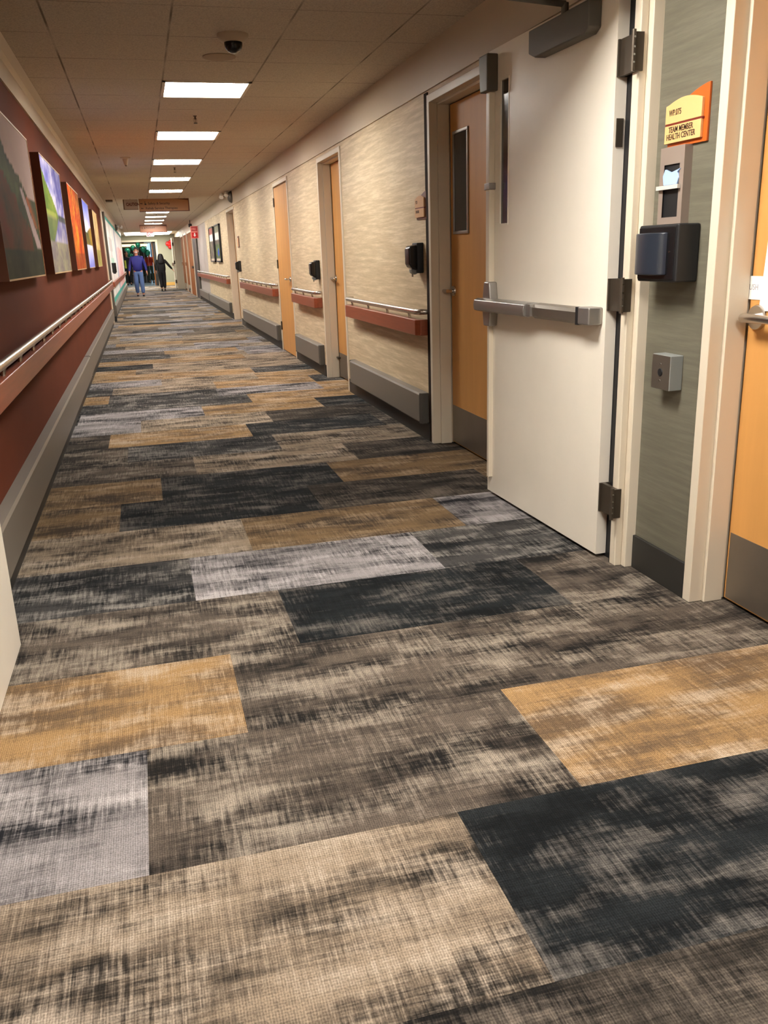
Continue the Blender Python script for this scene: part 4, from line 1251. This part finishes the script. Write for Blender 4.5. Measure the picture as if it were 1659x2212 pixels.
M_SKIN = mat('warm_skin', (196, 138, 110), rough=.55)
def figure(label, loc, height, yaw, L_leg, R_leg, L_arm, R_arm, cloth, group=None, hair='short', mask=False, hem=.86, stout=1.0):
    """Joints in metres for a 1.75 m figure facing -Y. +x = the figure's left hand side.
    L_leg/R_leg: (knee, ankle, toe), L_arm/R_arm: (elbow, wrist, fingertip direction)"""
    k = height/1.75
    X = Matrix.Translation(loc) @ Matrix.Rotation(yaw, 4, 'Z') @ Matrix.Scale(k, 4)
    def tr(p): return tuple(X @ Vector(p))
    t = thing('person', loc, label, 'person', group)
    pel = (0, 0, .95); bel = (0, -.01*stout, 1.08); ch = (0, 0, 1.30); nb = (0, .01, 1.46); hd0 = (0, -.01, 1.55); hd1 = (0, -.015, 1.64); hd2 = (0, -.005, 1.70)
    V, R, Eg = [], [], []
    def add(p, r_, par=None):
        V.append(tr(p)); R.append(tuple(q*k for q in r_) if isinstance(r_, tuple) else r_*k)
        if par is not None: Eg.append((par, len(V)-1))
        return len(V)-1
    p0 = add(pel, (.15*stout, .11)); p1 = add(bel, (.145*stout, .11), p0); p2 = add(ch, (.150*stout, .10), p1)
    p3 = add(nb, .055, p2); p4 = add(hd0, (.062, .078), p3); p5 = add(hd1, (.074, .092), p4); p6 = add(hd2, (.055, .068), p5)
    for s, leg in ((1, L_leg), (-1, R_leg)):
        h = add((s*.09, 0, .90), .085, p0)
        kn = add(leg[0], .058, h)
        ca = add(tuple((a_+b_)/2 for a_, b_ in zip(leg[0], leg[1])), .052, kn)
        an = add(leg[1], .036, ca)
        add(leg[2], (.026, .016), an)
    hands = []
    for s, arm in ((1, L_arm), (-1, R_arm)):
        sh = add((s*.185, 0, 1.40), .058, p2)
        el = add(arm[0], .042, sh)
        wr = add(arm[1], .028, el)
        d = (Vector(arm[1])-Vector(arm[0])).normalized()
        pm = Vector(arm[1])+d*.06
        palm = add(tuple(pm), (.036, .018), wr)
        side = Vector((0, -1, 0))
        side = (side-d*side.dot(d)).normalized()
        inn = d.cross(side).normalized()*(-s)
        for fi, (off, ln) in enumerate(((.028, .066), (.010, .075), (-.010, .070), (-.028, .056))):
            b0 = pm+d*.035+side*off
            b1 = b0+d*ln*.5; b2 = b0+d*ln*.9-inn*.012
            i0 = add(tuple(b0), .0095, palm); i1 = add(tuple(b1), .0085, i0); add(tuple(b2), .007, i1)
        th0 = pm-d*.02+side*.034
        i0 = add(tuple(th0), .011, palm); add(tuple(th0+d*.04+side*.018), .009, i0)
    body = skin('body', V, Eg, R, M_SKIN, t)
    # nose, eyes and ears
    mb = MB(); mb.tube([tr((0, -.098, 1.65)), tr((0, -.118, 1.605)), tr((0, -.098, 1.60))], [.008*k, .014*k, .008*k], 8); mb.build('nose', M_SKIN, body, smooth=True)
    mb = MB()
    for s in (1, -1): mb.lathe([(.001, -.006*k), (.010*k, -.004*k), (.010*k, .004*k)], tr((s*.030, -.096, 1.645)), 10, 'y')
    mb.build('eyes', M_BLACKM, body)
    mb = MB()
    for s in (1, -1): mb.tube([tr((s*.080, .0, 1.66)), tr((s*.086, .005, 1.63)), tr((s*.078, 0, 1.595))], [.008*k, .013*k, .008*k], 8)
    mb.build('ears', M_SKIN, body, smooth=True)
    # top garment
    V, R, Eg = [], [], []
    q0 = add((0, 0, hem), (.165*stout, .13)); q1 = add((0, -.015, 1.06), (.172*stout, .145)); q2 = add((0, 0, 1.30), (.190*stout, .15)); q25 = add((0, .0, 1.415), (.13, .10), q2); q3 = add((0, .01, 1.475), (.078, .078), q25)
    Eg += [(q0, q1), (q1, q2)]
    for s, arm in ((1, L_arm), (-1, R_arm)):
        sh = add((s*.190, 0, 1.39), .075, q2)
        el = add(arm[0], .062, sh)
        a0, a1 = Vector(arm[0]), Vector(arm[1])
        add(tuple(a0+(a1-a0)*.97), .044, el)
    skin('jacket', V, Eg, R, cloth['top'], t)
    # trousers: one leg per chain joined at the hips
    V, R, Eg = [], [], []
    q0 = add((0, 0, .95), (.155*stout, .12)); q1 = add((0, 0, 1.0), (.15*stout, .12), q0)
    for s, leg in ((1, L_leg), (-1, R_leg)):
        h = add((s*.09, 0, .86), .102, q0)
        kn = add(leg[0], .080*stout, h)
        a0, a1 = Vector(leg[0]), Vector(leg[1])
        mid = add(tuple((a0+a1)/2), .072*stout, kn)
        add(tuple(a0+(a1-a0)*.93), .068, mid)
    skin('trousers', V, Eg, R, cloth['legs'], t)
    for leg in (L_leg, R_leg):
        V, R, Eg = [], [], []
        an, toe = Vector(leg[1]), Vector(leg[2])
        fd = (toe-an); fd.z = 0; fd.normalize()
        z0 = toe.z-.005
        h = add(tuple(Vector((an.x, an.y, z0+.012))-fd*.045), (.040, .042)); m_ = add((an.x+fd.x*.03, an.y+fd.y*.03, z0+.020), (.044, .050), h); add(tuple(Vector((toe.x, toe.y, z0))+fd*.02), (.042, .030), m_)
        skin('shoe', V, Eg, R, cloth['shoes'], t)
    if hair == 'short':
        V, R, Eg = [], [], []
        a_ = add((0, .035, 1.64), (.080, .075)); b_ = add((0, .012, 1.715), (.082, .085), a_); c_ = add((0, -.045, 1.735), (.066, .045), b_)
        skin('hair', V, Eg, R, cloth['hair'], t)
    else:
        V, R, Eg = [], [], []
        a_ = add((0, .01, 1.71), (.10, .105)); b_ = add((0, .035, 1.62), (.135, .11), a_); c_ = add((0, .065, 1.48), (.165, .10), b_); d_ = add((0, .10, 1.34), (.185, .08), c_); add((0, .12, 1.22), (.14, .05), d_)
        skin('hair', V, Eg, R, cloth['hair'], t)
    if mask:
        V, R, Eg = [], [], []
        a_ = add((0, -.085, 1.625), (.064, .050)); add((0, -.078, 1.560), (.060, .050), a_)
        skin('face_mask', V, Eg, R, M_PAPER, t)
    return t
cl_man = dict(top=mat('royal_blue_jacket', (30, 34, 118), rough=.7), legs=mat('faded_blue_jeans', (84, 112, 160), rough=.8), shoes=M_BLACKM, hair=mat('dark_brown_hair', (44, 30, 24), rough=.7))
figure('person in a royal blue jacket, jeans and white face mask walking this way', (-.08, 32.5, 0), 1.66, 0,
       ((.10, -.06, .50), (.11, -.05, .085), (.115, -.19, .035)), ((-.10, -.02, .50), (-.09, .14, .10), (-.095, .0, .035)),
       ((.27, .03, 1.13), (.31, -.06, .90)), ((-.27, .02, 1.13), (-.31, -.10, .90)), cl_man, mask=True, stout=1.12)
blk = mat('black_cloth', (14, 13, 14), rough=.8)
cl_w = dict(top=blk, legs=blk, shoes=M_BLACKM, hair=mat('near_black_hair', (16, 12, 12), rough=.6))
figure('person with long dark hair dressed all in black walking away', (.85, 37.6, 0), 1.50, PI,
       ((.08, -.03, .50), (.07, .10, .10), (.07, -.04, .035)), ((-.08, -.05, .50), (-.07, -.02, .085), (-.07, -.16, .035)),
       ((.28, .02, 1.17), (.26, -.06, .93)), ((-.34, .02, 1.18), (-.50, -.02, .98)), cl_w, hair='long', hem=.78, stout=1.22)
cl_l = dict(top=mat('orange_red_top', (216, 62, 40), rough=.7), legs=mat('dark_green_trousers', (40, 56, 46), rough=.8), shoes=M_BLACKM, hair=cl_w['hair'])
figure('person in an orange red top standing in the lobby behind the walking man', (.55, 51, 0), 1.68, PI*.9,
       ((.09, -.02, .50), (.10, .0, .085), (.10, -.14, .035)), ((-.09, -.02, .50), (-.10, .0, .085), (-.10, -.14, .035)),
       ((.26, .02, 1.13), (.27, -.08, .90)), ((-.26, .02, 1.13), (-.27, -.08, .90)), cl_l)
cl_d = dict(top=mat('charcoal_cloth', (30, 32, 44), rough=.8), legs=blk, shoes=M_BLACKM, hair=cl_w['hair'])
pd = figure('person in dark clothes with a lime strap at the left of the lobby', (-.62, 48.2, 0), 1.70, .3,
       ((.09, -.02, .50), (.10, .0, .085), (.10, -.14, .035)), ((-.09, -.02, .50), (-.10, .0, .085), (-.10, -.14, .035)),
       ((.26, .02, 1.13), (.27, -.08, .90)), ((-.26, .02, 1.13), (-.27, -.08, .90)), cl_d)
MB().box(-.74, -.66, 48.0, 48.03, .85, 1.25).build('lime_strap', mat('lime_yellow', (206, 216, 60), rough=.5), pd)
